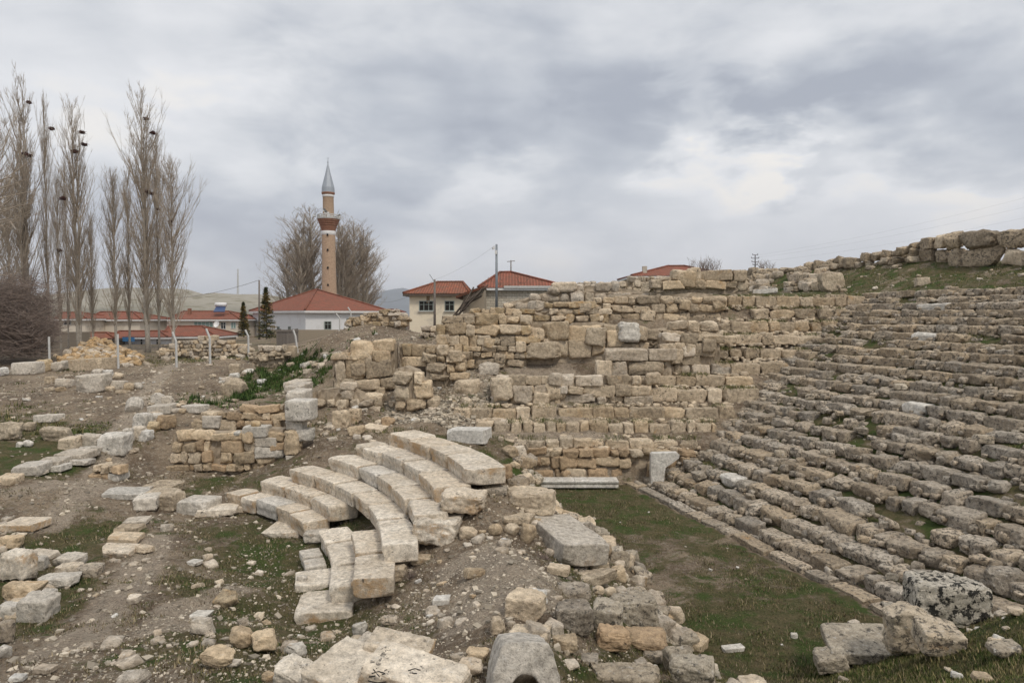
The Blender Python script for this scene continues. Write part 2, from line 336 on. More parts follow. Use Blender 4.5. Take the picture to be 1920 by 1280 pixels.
def tile_mat(name, c1, c2, old=.3):
    m, n, b = mat(name); P, g = pos_of(n)
    tc = n.new('ShaderNodeUVMap').outputs[0]
    wv = n.new('ShaderNodeTexWave'); wv.wave_type = 'BANDS'; wv.bands_direction = 'X'; n.l.new(tc, wv.inputs[0]); wv.inputs['Scale'].default_value = 1.3
    sp = n.new('ShaderNodeSeparateXYZ'); n.l.new(tc, sp.inputs[0])
    rows = n.math('FRACT', n.math('MULTIPLY', sp.outputs[1], 3.0))
    bk = n.new('ShaderNodeTexBrick'); n.l.new(tc, bk.inputs[0]); bk.inputs['Scale'].default_value = 1.0
    bk.inputs['Brick Width'].default_value = .24; bk.inputs['Row Height'].default_value = .333; bk.inputs['Mortar Size'].default_value = .0
    bk.inputs[1].default_value = (*c1, 1); bk.inputs[2].default_value = (*c2, 1)
    x = n.noise(P, 1.2, 6, .7); y = n.noise(P, 7, 4, .7)
    col = n.mix(n.math('MULTIPLY', n.mapr(x, .42, .62), old), bk.outputs[0], (.16, .10, .07))
    col = n.mix(1.0, col, n.math('MULTIPLY_ADD', n.math('SUBTRACT', y, .5), .9, 1.0), 'MULTIPLY')
    col = n.mix(1.0, col, n.mapr(rows, 0, .18, .6, 1.0), 'MULTIPLY')
    col = n.mix(1.0, col, n.math('MULTIPLY_ADD', wv.outputs[1], .35, .72), 'MULTIPLY')
    n.l.new(col, b.inputs['Base Color']); n.l.new(n.bump(n.math('MULTIPLY_ADD', rows, .4, wv.outputs[1]), .6, .06), b.inputs['Normal'])
    return m
M['tile'] = tile_mat('red_roof_tile', (.30, .11, .072), (.24, .09, .06), .45)
M['tileold'] = tile_mat('old_roof_tile', (.33, .12, .07), (.25, .09, .055), .6)
def plaster(name, c, stain=(.30, .26, .21), amt=.35):
    m, n, b = mat(name); P, g = pos_of(n)
    x = n.noise(P, .7, 6, .65, .4); y = n.noise(P, 9, 5, .6)
    col = n.mix(n.math('MULTIPLY', n.mapr(x, .5, .66), amt), c, stain)
    col = n.mix(1.0, col, n.math('MULTIPLY_ADD', n.math('SUBTRACT', y, .5), .3, 1.0), 'MULTIPLY')
    n.l.new(col, b.inputs['Base Color']); n.l.new(n.bump(y, .2, .03), b.inputs['Normal'])
    return m
M['whitewash'] = plaster('whitewash', (.66, .67, .69), amt=.15)
M['cream'] = plaster('cream_plaster', (.76, .68, .54), (.48, .44, .38), .6)
M['pinkplaster'] = plaster('beige_plaster', (.60, .54, .46), amt=.4)
M['mud'] = plaster('mud_plaster', (.32, .27, .21), amt=.4)
def masonry(name, c1, c2, mortar, bw=.42, rh=.2):
    m, n, b = mat(name); P, g = pos_of(n)
    tc = n.new('ShaderNodeUVMap').outputs[0]
    tc = n.vmath('ADD', tc, n.vmath('SCALE', n.new('ShaderNodeTexNoise').outputs[1], .04))
    bk = n.new('ShaderNodeTexBrick'); n.l.new(tc, bk.inputs[0]); bk.inputs['Scale'].default_value = 1.0
    bk.inputs['Brick Width'].default_value = bw; bk.inputs['Row Height'].default_value = rh; bk.inputs['Mortar Size'].default_value = .025
    bk.inputs['Mortar Smooth'].default_value = .4
    bk.inputs[1].default_value = (*c1, 1); bk.inputs[2].default_value = (*c2, 1); bk.inputs[3].default_value = (*mortar, 1)
    y = n.noise(P, 5, 6, .7)
    col = n.mix(1.0, bk.outputs[0], n.math('MULTIPLY_ADD', n.math('SUBTRACT', y, .5), 1.1, 1.0), 'MULTIPLY')
    n.l.new(col, b.inputs['Base Color']); n.l.new(n.bump(n.math('MULTIPLY_ADD', y, .6, n.math('MULTIPLY', bk.outputs[1], -1)), .5, .05), b.inputs['Normal'])
    return m
M['stonehouse'] = masonry('pale_stone_masonry', (.58, .54, .47), (.48, .43, .36), (.36, .32, .26))
M['brick'] = masonry('tan_brick', (.48, .335, .225), (.44, .30, .20), (.42, .32, .24), .25, .09)
M['brickdark'] = masonry('red_brick', (.30, .13, .085), (.26, .11, .07), (.25, .15, .10), .25, .09)
M['wood'] = simple('old_timber', (.10, .08, .065), .9, 0, 12, .5, .5, rand=.5)
M['planks'] = simple('grey_planks', (.17, .15, .135), .9, 0, 14, .5, .5, rand=.3)
M['concrete'] = simple('concrete_post', (.50, .50, .49), .9, 0, 9, .25, .3)
M['metal'] = simple('galvanised_steel', (.22, .245, .27), .55, .4, 20, .2)
M['lead'] = simple('lead_sheet', (.33, .36, .40), .5, .4, 9, .25, .2)
M['wire'] = simple('wire', (.14, .14, .15), .6, .3)
M['glass'] = simple('dark_glass', (.025, .03, .035), .25, 0, 3, .3)
M['frame'] = simple('window_frame', (.30, .34, .32), .7)
M['framewhite'] = simple('white_frame', (.62, .62, .62), .7)
M['curtain'] = simple('green_curtain', (.18, .27, .25), .8, 0, 20, .4)
M['whitepaint'] = simple('white_paint', (.68, .68, .68), .6)
M['dark'] = simple('dark_opening', (.02, .018, .016), .9)
M['blue'] = simple('blue_sheet', (.06, .20, .42), .6)
M['bark'] = simple('poplar_bark', (.34, .31, .27), .95, 0, 8, .5, .6)
M['twig'] = simple('poplar_twigs', (.36, .305, .245), .95, 0, 5, .35, rand=.5)
M['thicket'] = simple('thicket_twigs', (.22, .175, .15), .95, 0, 5, .35, rand=.6)
M['nest'] = simple('nest_twigs', (.10, .045, .038), .95, 0, 9, .4, rand=.5)
M['needles'] = simple('conifer_needles', (.075, .085, .03), .9, 0, 4, .4, rand=.6)
M['needlesold'] = simple('yellowed_needles', (.26, .19, .06), .9, 0, 4, .4, rand=.6)
M['charcoal'] = simple('charcoal', (.02, .02, .02), .95)
def grass_mat(name, a, b_, c_):
    m, n, b = mat(name); P, g = pos_of(n)
    r = g.outputs['Random Per Island']
    x = n.noise(P, .9, 4, .6)
    col = n.mix(n.mapr(x, .42, .6), a, b_)
    col = n.mix(n.mapr(r, .55, .95), col, c_)
    col = n.mix(1.0, col, n.math('MULTIPLY_ADD', r, .8, .6), 'MULTIPLY')
    n.l.new(col, b.inputs['Base Color']); return m
M['grass'] = grass_mat('short_grass', (.068, .095, .022), (.10, .103, .038), (.22, .18, .09))
M['weeds'] = grass_mat('leafy_weeds', (.034, .072, .014), (.050, .090, .018), (.08, .11, .035))
M['drygrass'] = grass_mat('dry_grass', (.17, .135, .08), (.13, .10, .06), (.24, .20, .13))

# ------------------------------------------------------------------ mesh plumbing
def newmesh(name, V, Fc, material=None, smooth=True, uv=None):
    me = bpy.data.meshes.new(name)
    V = np.asarray(V, float).reshape(-1, 3)
    if isinstance(Fc, np.ndarray):
        k = Fc.shape[1]; me.vertices.add(len(V)); me.vertices.foreach_set('co', V.ravel())
        me.loops.add(Fc.size); me.loops.foreach_set('vertex_index', Fc.ravel().astype(np.int32))
        me.polygons.add(len(Fc)); me.polygons.foreach_set('loop_start', np.arange(0, Fc.size, k, dtype=np.int32))
        try: me.polygons.foreach_set('loop_total', np.full(len(Fc), k, dtype=np.int32))
        except Exception: pass
        me.update(calc_edges=True)
    else:
        me.from_pydata([tuple(v) for v in V], [], Fc)
        me.update()
    if smooth: me.polygons.foreach_set('use_smooth', np.ones(len(me.polygons), bool))
    else: me.polygons.foreach_set('use_smooth', np.zeros(len(me.polygons), bool))
    if material is not None: me.materials.append(material)
    if uv is not None:
        l = me.uv_layers.new(name='UVMap'); l.data.foreach_set('uv', np.asarray(uv, float).ravel())
    return me
def link(name, me, parent=None, loc=None, rot=None, scale=None):
    o = bpy.data.objects.new(name, me); COL.objects.link(o)
    if parent is not None: o.parent = parent
    if loc is not None: o.location = loc
    if rot is not None: o.rotation_euler = rot
    if scale is not None: o.scale = scale
    return o
def tag(o, label=None, cat=None, group=None, kind=None):
    if label: o['label'] = label
    if cat: o['category'] = cat
    if group: o['group'] = group
    if kind: o['kind'] = kind
    return o
def empty(name, loc, label=None, cat=None, group=None, rotz=0):
    o = bpy.data.objects.new(name, None); COL.objects.link(o); o.location = loc; o.rotation_euler = (0, 0, rotz); o.empty_display_size = .2
    return tag(o, label, cat, group)

_cube = {}
def cube_grid(nx, ny, nz):
    k = (nx, ny, nz)
    if k in _cube: return _cube[k]
    def lin(n):
        t = np.linspace(-1, 1, n + 1); return np.sin(t * pi / 2 * .86) / sin(pi / 2 * .86)
    g = [lin(nx), lin(ny), lin(nz)]; V = []; Q = []
    for ax in range(3):
        a, b = (ax + 1) % 3, (ax + 2) % 3
        for s in (-1, 1):
            na, nb = len(g[a]), len(g[b]); base = len(V)
            for i in range(na):
                for j in range(nb):
                    p = [0, 0, 0]; p[ax] = s; p[a] = g[a][i]; p[b] = g[b][j]; V.append(p)
            for i in range(na - 1):
                for j in range(nb - 1):
                    q = [base + i * nb + j, base + (i + 1) * nb + j, base + (i + 1) * nb + j + 1, base + i * nb + j + 1]
                    Q.append(q if s > 0 else q[::-1])
    V = np.array(V, float); key = np.round(V, 5)
    u, idx, invx = np.unique(key, axis=0, return_index=True, return_inverse=True); invx = np.asarray(invx).ravel()
    r = (V[idx], invx[np.array(Q)]); _cube[k] = r; return r
def stone(size, seed, kind='block', n=9, rough=1.0):
    """one stone: a rounded box clipped by random planes, then worn by noise; origin at its centre"""
    r_ = np.random.RandomState(seed); h = np.array(size, float) / 2
    mn = h.min()
    nn = [int(np.clip(round(n * (hh / mn) ** .5), n, n * 2.2)) for hh in h]
    P, Fq = cube_grid(*nn)
    rad = {'block': .22, 'worn': .40, 'rock': .5, 'cobble': .95, 'slab': .3, 'dressed': .13}[kind] * mn
    X = P * h; q = np.clip(X, -(h - rad), h - rad); d = X - q; L = np.linalg.norm(d, axis=1, keepdims=True); X = q + rad * d / np.maximum(L, 1e-9)
    # skew faces a little
    sk = {'block': .09, 'worn': .15, 'rock': .2, 'cobble': .1, 'slab': .08, 'dressed': .015}[kind]
    S = np.eye(3) + r_.uniform(-sk, sk, (3, 3)) * np.array([[1, 1, .5], [1, 1, .5], [.5, .5, 1]]); X = X @ S.T
    npl, lo, hi = {'block': (8, .74, .97), 'worn': (11, .66, .94), 'rock': (14, .55, .88), 'cobble': (6, .8, .95), 'slab': (6, .8, .97), 'dressed': (9, .85, .985)}[kind]
    for _ in range(npl):
        nv = r_.normal(size=3); nv /= np.linalg.norm(nv)
        sup = np.abs(nv * h).sum() if kind != 'cobble' else np.linalg.norm(nv * h)
        o = sup * r_.uniform(lo, hi); e = X @ nv - o; X = X - np.maximum(e, 0)[:, None] * nv * .92
    nr = P / np.linalg.norm(P, axis=1, keepdims=True)
    amp = {'block': .17, 'worn': .24, 'rock': .24, 'cobble': .09, 'slab': .13, 'dressed': .05}[kind] * mn * rough
    f = 1.1 / max(mn, .05)
    D = fbm(X * f * .8 + seed * 3.1, 3, seed) * amp * 1.1 + fbm(X * f * 3 + seed, 2, seed + 5) * amp * .65
    rid = np.abs(vnoise(X * np.array([.6, .6, 2.2]) * f * 1.6 + seed, seed + 9)); D -= np.maximum(.16 - rid, 0) * amp * 3.0
    X = X + nr * D[:, None]
    return X, Fq
LIB = {}
def lib(kind, asp, mname):
    """a small library of unit stones (width 1): returned meshes are shared by copies"""
    k = (kind, asp)
    if k not in LIB:
        dims = {0: (1, .95, .85), 1: (1, .7, .5), 2: (1, .5, .32), 3: (1, .8, .25)}[asp]
        LIB[k] = [(stone(dims, 100 + 17 * i + 7 * asp + len(kind), kind, 10), dims) for i in range(14)]
    i = rnd.randrange(14); (X, Q), dims = LIB[k][i]
    mk = (kind, asp, i, mname)
    if mk not in LIB: LIB[mk] = newmesh('stone', X, Q, M[mname])
    return LIB[mk], dims
def put_stone(name, parent, c, size, rot, kind, mname):
    """c centre, size (along, deep, high), rot z-yaw or euler"""
    a = size[0] / max(size[2], .01)
    asp = 0 if a < 1.45 else (1 if a < 2.6 else 2)
    if size[2] < .3 * size[1] and a > 2.6: asp = 3
    me, dims = lib(kind, asp, mname)
    fl = rnd.choice((0, pi)) 
    rt = (rot if isinstance(rot, (tuple, list)) else (rnd.uniform(-.04, .04), rnd.uniform(-.04, .04), rot))
    return link(name, me, parent, c, (rt[0], rt[1], rt[2] + fl), (size[0] / dims[0], size[1] / dims[1], size[2] / dims[2]))
def merge_stones(name, parent, specs, mname, kind='worn', n=4):
    """many stones too small to part: one mesh"""
    Vs = []; Fs = []; o = 0; cache = [stone((1, .8, .7), 500 + i, kind, n) for i in range(6)]
    for (c, size, rot) in specs:
        X, Q = cache[rnd.randrange(6)]
        X = X * (np.array(size) / np.array((1, .8, .7))); a = rot; cs, sn = cos(a), sin(a)
        X = np.column_stack([X[:, 0] * cs - X[:, 1] * sn, X[:, 0] * sn + X[:, 1] * cs, X[:, 2]]) + np.array(c)
        Vs.append(X); Fs.append(Q + o); o += len(X)
    if not Vs: return None
    return link(name, newmesh(name, np.vstack(Vs), np.vstack(Fs), M[mname]), parent)

class MB:
    """collects boxes, tubes and sheets, then builds ONE mesh"""
    def __init__(s): s.V = []; s.Fc = []; s.UV = []
    def quad(s, a, b, c, d, uv=None):
        i = len(s.V); s.V += [a, b, c, d]; s.Fc.append([i, i + 1, i + 2, i + 3]); s.UV += (uv or [(0, 0)] * 4); return s
    def poly(s, pts, uv=None):
        i = len(s.V); s.V += list(pts); s.Fc.append(list(range(i, i + len(pts)))); s.UV += (uv or [(0, 0)] * len(pts)); return s
    def box(s, x0, x1, y0, y1, z0, z1, jit=0):
        j = lambda: rnd.uniform(-jit, jit) if jit else 0
        c = [(x + j(), y + j(), z + j()) for z in (z0, z1) for y in (y0, y1) for x in (x0, x1)]
        for f, ua, va in (((0, 2, 3, 1), 0, 1), ((4, 5, 7, 6), 0, 1), ((0, 1, 5, 4), 0, 2), ((2, 6, 7, 3), 0, 2), ((0, 4, 6, 2), 1, 2), ((1, 3, 7, 5), 1, 2)):
            pts = [c[k] for k in f]; s.quad(*pts, uv=[(p[ua], p[va]) for p in pts])
        return s
    def obox(s, c, size, yaw=0, pitch=0, roll=0):
        Mx = Matrix.Translation(c) @ Matrix.Rotation(yaw, 4, 'Z') @ Matrix.Rotation(pitch, 4, 'X') @ Matrix.Rotation(roll, 4, 'Y')
        n0 = len(s.V); hx, hy, hz = (k / 2 for k in size); s.box(-hx, hx, -hy, hy, -hz, hz)
        for i in range(n0, len(s.V)): s.V[i] = tuple(Mx @ Vector(s.V[i]))
        return s
    def tube(s, pts, rad, k=6, cap=True):
        pts = [Vector(p) for p in pts]; n = len(pts); rad = rad if isinstance(rad, (list, tuple)) else [rad] * n
        b0 = len(s.V); t0 = None
        for i, p in enumerate(pts):
            t = (pts[min(i + 1, n - 1)] - pts[max(i - 1, 0)]).normalized()
            a = t.cross(Vector((0, 0, 1))) if abs(t.z) < .95 else t.cross(Vector((0, 1, 0)))
            if t0 is not None: a = t0 - t * t0.dot(t)
            a.normalize(); t0 = a; b = t.cross(a)
            for j in range(k):
                q = 2 * pi * j / k; s.V.append(tuple(p + (a * cos(q) + b * sin(q)) * rad[i]))
        for i in range(n - 1):
            for j in range(k):
                f = [b0 + i * k + j, b0 + i * k + (j + 1) % k, b0 + (i + 1) * k + (j + 1) % k, b0 + (i + 1) * k + j]
                s.Fc.append(f); s.UV += [(j / k, i), ((j + 1) / k, i), ((j + 1) / k, i + 1), (j / k, i + 1)]
        if cap:
            for f in ([b0 + j for j in range(k)][::-1], [b0 + (n - 1) * k + j for j in range(k)]):
                s.Fc.append(f); s.UV += [(0, 0)] * k
        return s
    def lathe(s, prof, k=24, c=(0, 0)):
        b0 = len(s.V)
        for (r, z) in prof:
            for j in range(k):
                q = 2 * pi * j / k; s.V.append((c[0] + r * cos(q), c[1] + r * sin(q), z))
        R0 = max(p[0] for p in prof)
        for i in range(len(prof) - 1):
            for j in range(k):
                s.Fc.append([b0 + i * k + j, b0 + i * k + (j + 1) % k, b0 + (i + 1) * k + (j + 1) % k, b0 + (i + 1) * k + j])
                u0, u1 = j / k * 2 * pi * R0, (j + 1) / k * 2 * pi * R0
                s.UV += [(u0, prof[i][1]), (u1, prof[i][1]), (u1, prof[i + 1][1]), (u0, prof[i + 1][1])]
        return s
    def build(s, name, m, parent=None, smooth=False, loc=None, bevel=0):
        me = newmesh(name, s.V, s.Fc, m, smooth)
        l = me.uv_layers.new(name='UVMap'); l.data.foreach_set('uv', np.array(s.UV, float).ravel())
        o = link(name, me, parent, loc)
        if bevel:
            b = o.modifiers.new('bevel', 'BEVEL'); b.width = bevel; b.segments = 2; b.limit_method = 'ANGLE'
        return o
# ------------------------------------------------------------------ ground sheet
def axis(core0, core1, f0, far):
    a = [core0]
    while a[-1] < core1: a.append(a[-1] + f0(a[-1]))
    s = a[-1] - a[-2]
    while a[-1] < far: s *= 1.13; a.append(a[-1] + s)
    s = f0(core0); b = [a[0]]
    return a
ys = axis(1.5, 58, lambda y: .05 + .0045 * max(y, 0), 5200)
yb = [1.5]; s_ = .15
while yb[-1] > -120: s_ *= 1.3; yb.append(yb[-1] - s_)
ys = np.array(yb[::-1][:-1] + ys)
xp = axis(0, 24, lambda x: .085 + .002 * x, 5200)
xs = np.array([-x for x in xp[::-1][:-1]] + xp)
GX, GY = np.meshgrid(xs, ys); gx, gy = GX.ravel(), GY.ravel()
gz = np.zeros(len(gx)); gg = np.zeros(len(gx))
for s in range(0, len(gx), 60000):
    gz[s:s + 60000], gg[s:s + 60000] = height(gx[s:s + 60000], gy[s:s + 60000])
nx_, ny_ = len(xs), len(ys)
ii = (np.arange(ny_ - 1)[:, None] * nx_ + np.arange(nx_ - 1)[None, :]).ravel()
gq = np.column_stack([ii, ii + 1, ii + nx_ + 1, ii + nx_])
gme = newmesh('ground', np.column_stack([gx, gy, gz]), gq, M['ground'])
at = gme.attributes.new('grass', 'FLOAT', 'POINT'); at.data.foreach_set('value', gg)
at = gme.attributes.new('path', 'FLOAT', 'POINT'); dd_ = DX * gx + DY * gy - D0; stony = ((dd_ > .4) & (dd_ < 17.3) & (gy < 60)) | ((gx > -2.5) & (gx < 25) & (gy > 26) & (gy < 36)); at.data.foreach_set('value', np.maximum(sstep(.85, .1, pathd(gx, gy)), np.where(dd_ > .4, .3, .7) * stony))
ground = tag(link('ground', gme), kind='structure')

ORD = ['zeroth', 'first', 'second', 'third', 'fourth', 'fifth', 'sixth', 'seventh', 'eighth', 'ninth', 'tenth', 'eleventh', 'twelfth', 'thirteenth', 'fourteenth', 'fifteenth', 'sixteenth',
       'seventeenth', 'eighteenth', 'nineteenth', 'twentieth', 'twenty-first', 'twenty-second', 'twenty-third', 'twenty-fourth']
# unit vectors of the straight seating: e = along the rows away from the camera, nrm = outward
e_ = np.array([-DY, DX]); e_ /= np.linalg.norm(e_); nrm = np.array([e_[1], -e_[0]])
O_ = np.array([4.37, 25.65]); O_ = O_ + nrm * (-(DX * O_[0] + DY * O_[1] - D0))
YAW = atan2(e_[1], e_[0])
def rowpt(s, d, z):                # s metres along e_ from O_
    p = O_ + e_ * s + nrm * d; return (p[0], p[1], z)
def in_view(p, m=.06):
    y = p[1] * cos(PITCH) - (p[2] - CH) * sin(PITCH)
    if y < 1: return False
    return abs(p[0] / y) < .75 + m + .12 and (p[2] - CH) / y > -.60
# ------------------------------------------------------------------ long side: 24 seat rows
for k in range(1, 25):
    ztop = .32 * k; d0 = .7 * k
    # the row meets the facing end where ff(y) reaches its height
    yend = float(np.interp(ztop - .15, FZ[:13], FY[:13])) + .1
    smax = (yend - O_[1] - nrm[1] * d0) / e_[1]
    root = None; s = smax; blocks = []
    rr = random.Random(900 + k)
    while True:
        Lb = rr.choice((rr.uniform(.35, .6), rr.uniform(.55, .9), rr.uniform(.8, 1.35)))
        sc_ = s - Lb / 2; p = rowpt(sc_, d0 + .24, ztop)
        if p[0] / max(p[1], .1) > .86 or p[1] < 4: break
        s -= Lb + rr.uniform(.02, .10)
        if p[0] / p[1] < .0: continue
        if rr.random() < (.06 if k > 3 else .04): s -= rr.uniform(.1, .5); continue
        if hz_(p[0], p[1]) > ztop - .06: continue
        blocks.append((sc_, Lb))
    if not blocks: continue
    c0 = rowpt(blocks[0][0], d0 + .24, ztop)
    root = empty('seat_row', c0, ('%s stone seat row counted up from the grassy floor, running along the right-hand slope' % ORD[k]) if k < 24 else 'topmost stone seat row of the right-hand slope, below the grassy bank', 'seat row', 'stone seat rows of the long side')
    hi = k > 13
    for (sc_, Lb) in blocks:
        low = rr.random() < .08; hb = rr.uniform(.34, .44); dp = rr.uniform(.56, .76)
        zc = ztop - hb / 2 - (rr.uniform(.06, .14) if low else rr.uniform(0, .035))
        p = rowpt(sc_, d0 + dp / 2 + rr.uniform(-.05, .05), zc)
        mname = rr.choice(('greyhi', 'greyhi', 'grey') if hi else ('grey', 'grey', 'greyhi', 'grey'))
        if rr.random() < .005: mname = 'white'
        o = put_stone('seat_block', None, p, (Lb, dp, hb), (rr.uniform(-.09, .09), rr.uniform(-.04, .04), YAW + rr.uniform(-.07, .07)), rr.choice(('worn', 'worn', 'block', 'block', 'rock')), mname)
        o.parent = root; o.matrix_parent_inverse = Matrix.Translation(-Vector(c0))
        if rr.random() < .5:      # footing stones showing under the block
            pass
# rough packing under the blocks, uncountable
spec = []
for k in range(1, 25):
    for s in np.arange(-24, 14, .28):
        d = .7 * k + rnd.choice((rnd.uniform(-.08, .1), rnd.uniform(.5, .72))); z = .32 * k - rnd.uniform(.18, .31) + (.14 if d - .7 * k > .3 else 0)
        p = rowpt(s + rnd.uniform(-.1, .1), d, z)
        if p[1] < 6 or p[0] / p[1] > .86 or p[0] < 2: continue
        if float(np.interp(p[1], FY, FZ)) > .32 * k + .1: continue
        q = rnd.uniform(.14, .34); spec.append((p, (q, q * .8, q * rnd.uniform(.4, .75)), YAW + rnd.uniform(-.3, .3)))
for i in range(420):      # the inner corner where rows and end wall meet
    z = rnd.uniform(0, 7.2); d = float(np.interp(z, RZ[:4], RD[:4])) + rnd.uniform(-.45, .35); y = float(np.interp(z, FZ[:13], FY[:13])) + rnd.uniform(-.5, .25)
    x = (d + D0 - DY * y) / DX; q = rnd.uniform(.15, .42); spec.append(((x, y, z + rnd.uniform(-.1, .06)), (q * 1.3, q, q * .7), rnd.uniform(0, 6)))
tag(merge_stones('packing_rubble', None, spec, 'grey', 'rock', 3), 'weathered small packing stones wedged beneath the seat rows of the long side', 'rubble', kind='stuff')
# loose tumbled stones lying on the rows
for i in range(46):
    k = rnd.randint(1, 16); s = rnd.uniform(-15, 5)
    p = rowpt(s, .7 * k + rnd.uniform(.42, .62), 0); 
    if p[1] < 8 or p[0] / p[1] > .8 or float(np.interp(p[1], FY, FZ)) > .32 * k: continue
    q = rnd.uniform(.18, .42); p = (p[0], p[1], .32 * k + .02 + q * .12)
    tag(put_stone('tumbled_stone', None, p, (q * 1.3, q, q * .6), rnd.uniform(0, 6), rnd.choice(('rock', 'worn')), rnd.choice(('grey', 'lichen2', 'grey', 'greyhi'))), ('larger ' if q > .3 else 'small ') + 'rough stone lying loose on the %s seat row of the right-hand slope' % ORD[k], 'stone', 'loose stones on the seat rows')
# paving strip at the foot of the rows
pav = empty('paving_strip', rowpt(0, .1, 0), 'narrow strip of worn flat slabs edging the grassy floor below the seat rows', 'paving strip')
s = .6; rr = random.Random(5)
while s > -17:
    L = rr.uniform(.7, 1.5); me = newmesh('slab', *stone((L - .03, rr.uniform(.38, .56), .16), 3000 + int(s * 10) % 97, 'slab', 10, 1.6), M[rr.choice(('grey', 'grey', 'greyhi'))])
    o = link('paving_stone', me, None, rowpt(s - L / 2, .30, .03), (rr.uniform(-.02, .02), rr.uniform(-.02, .02), YAW)); o.parent = pav; o.matrix_parent_inverse = Matrix.Translation(-Vector(pav.location)); s -= L

# ------------------------------------------------------------------ facing end: stepped courses of big blocks
def hold(o, root):
    o.parent = root; o.matrix_parent_inverse = Matrix.Translation(-Vector(root.location)); return o
def course(u0, u1, vt, vb, y, mean_px, label, mname=('wallrow', 'buff', 'ochre'), kind=('block', 'block', 'worn'), seed=0, gap=.05, depth=.6, group='block courses of the stepped end wall', skip=.04, cat='stone course', name='stone_course', tilt=.02):
    rr = random.Random(seed + 77); a = aty(u0, vt, y); b = aty(u1, vt, y); zt = a[2]; h = (vb - vt) * y / F * 1.02
    x = a[0]; root = empty(name, (a[0], y, zt - h), label, cat, group)
    while x < b[0]:
        L = mean_px * y / F * rr.uniform(.55, 1.45); L = min(L, b[0] - x + .1)
        if rr.random() > skip and L > .12:
            hh = h * rr.uniform(.82, 1.06)
            o = put_stone('wall_block', None, (x + L / 2, y + depth / 2 + rr.uniform(-.05, .06), zt - h + hh / 2 + rr.uniform(-.03, .02)), (L * 1.01, depth, hh), (rr.uniform(-tilt, tilt) * 2, rr.uniform(-tilt, tilt) * 1.5, rr.uniform(-.09, .09)), rr.choice(kind), rr.choice(mname))
            hold(o, root)
        x += L + rr.uniform(0, gap)
    return root
CO = [ # u0,u1,vtop,vbot,y,mean px,label
 (915, 1310, 823, 842, 26.35, 40, 'fourth course of the end wall, flat weathered blocks ending beside the upright stele', ('wallrow', 'buff'), ('block', 'worn')),
 (890, 1340, 791, 817, 27.2, 27, 'fifth course of the end wall, closely set squarish blocks above the fallen marble block', ('wallrow', 'ochre', 'buff'), ('block',)),
 (852, 1372, 762, 788, 28.0, 44, 'sixth course, the long even line of big buff blocks across the end wall', ('buff', 'ochre', 'wallrow'), ('block',)),
 (1130, 1420, 728, 756, 29.0, 48, 'seventh course of the end wall, big grey-topped blocks starting mid wall', ('wallrow', 'buff'), ('block',)),
 (1225, 1408, 703, 725, 30.0, 42, 'eighth course of the end wall, four broad ochre blocks above a grassy ledge', ('ochre', 'wallrow', 'buff'), ('block',)),
 (1345, 1480, 680, 703, 31.0, 40, 'ninth course of the end wall, short row with a pale smooth block', ('buff', 'wallrow'), ('block',)),
 (1340, 1520, 654, 673, 32.0, 30, 'tenth course of the end wall, low flattened blocks near the corner', ('wallrow', 'greyhi'), ('worn', 'block')),
 (1335, 1560, 627, 647, 33.0, 36, 'eleventh course of the end wall, mixed blocks above the low flattened ones', ('wallrow', 'greyhi', 'buff'), ('block', 'worn')),
 (1350, 1575, 602, 624, 34.0, 30, 'twelfth course of the end wall, uneven blocks with orange stains', ('ochre', 'wallrow'), ('worn', 'block')),
 (1340, 1590, 577, 598, 34.8, 34, 'thirteenth course of the end wall, just under the topmost blocks', ('wallrow', 'ochre', 'greyhi'), ('block', 'worn')),
 (1345, 1618, 554, 575, 35.4, 30, 'topmost even course of upright blocks below the grassy terrace', ('wallrow', 'ochre'), ('block',)),
]
for i, c in enumerate(CO):
    course(*c[:6], c[6], c[7], c[8], seed=i)

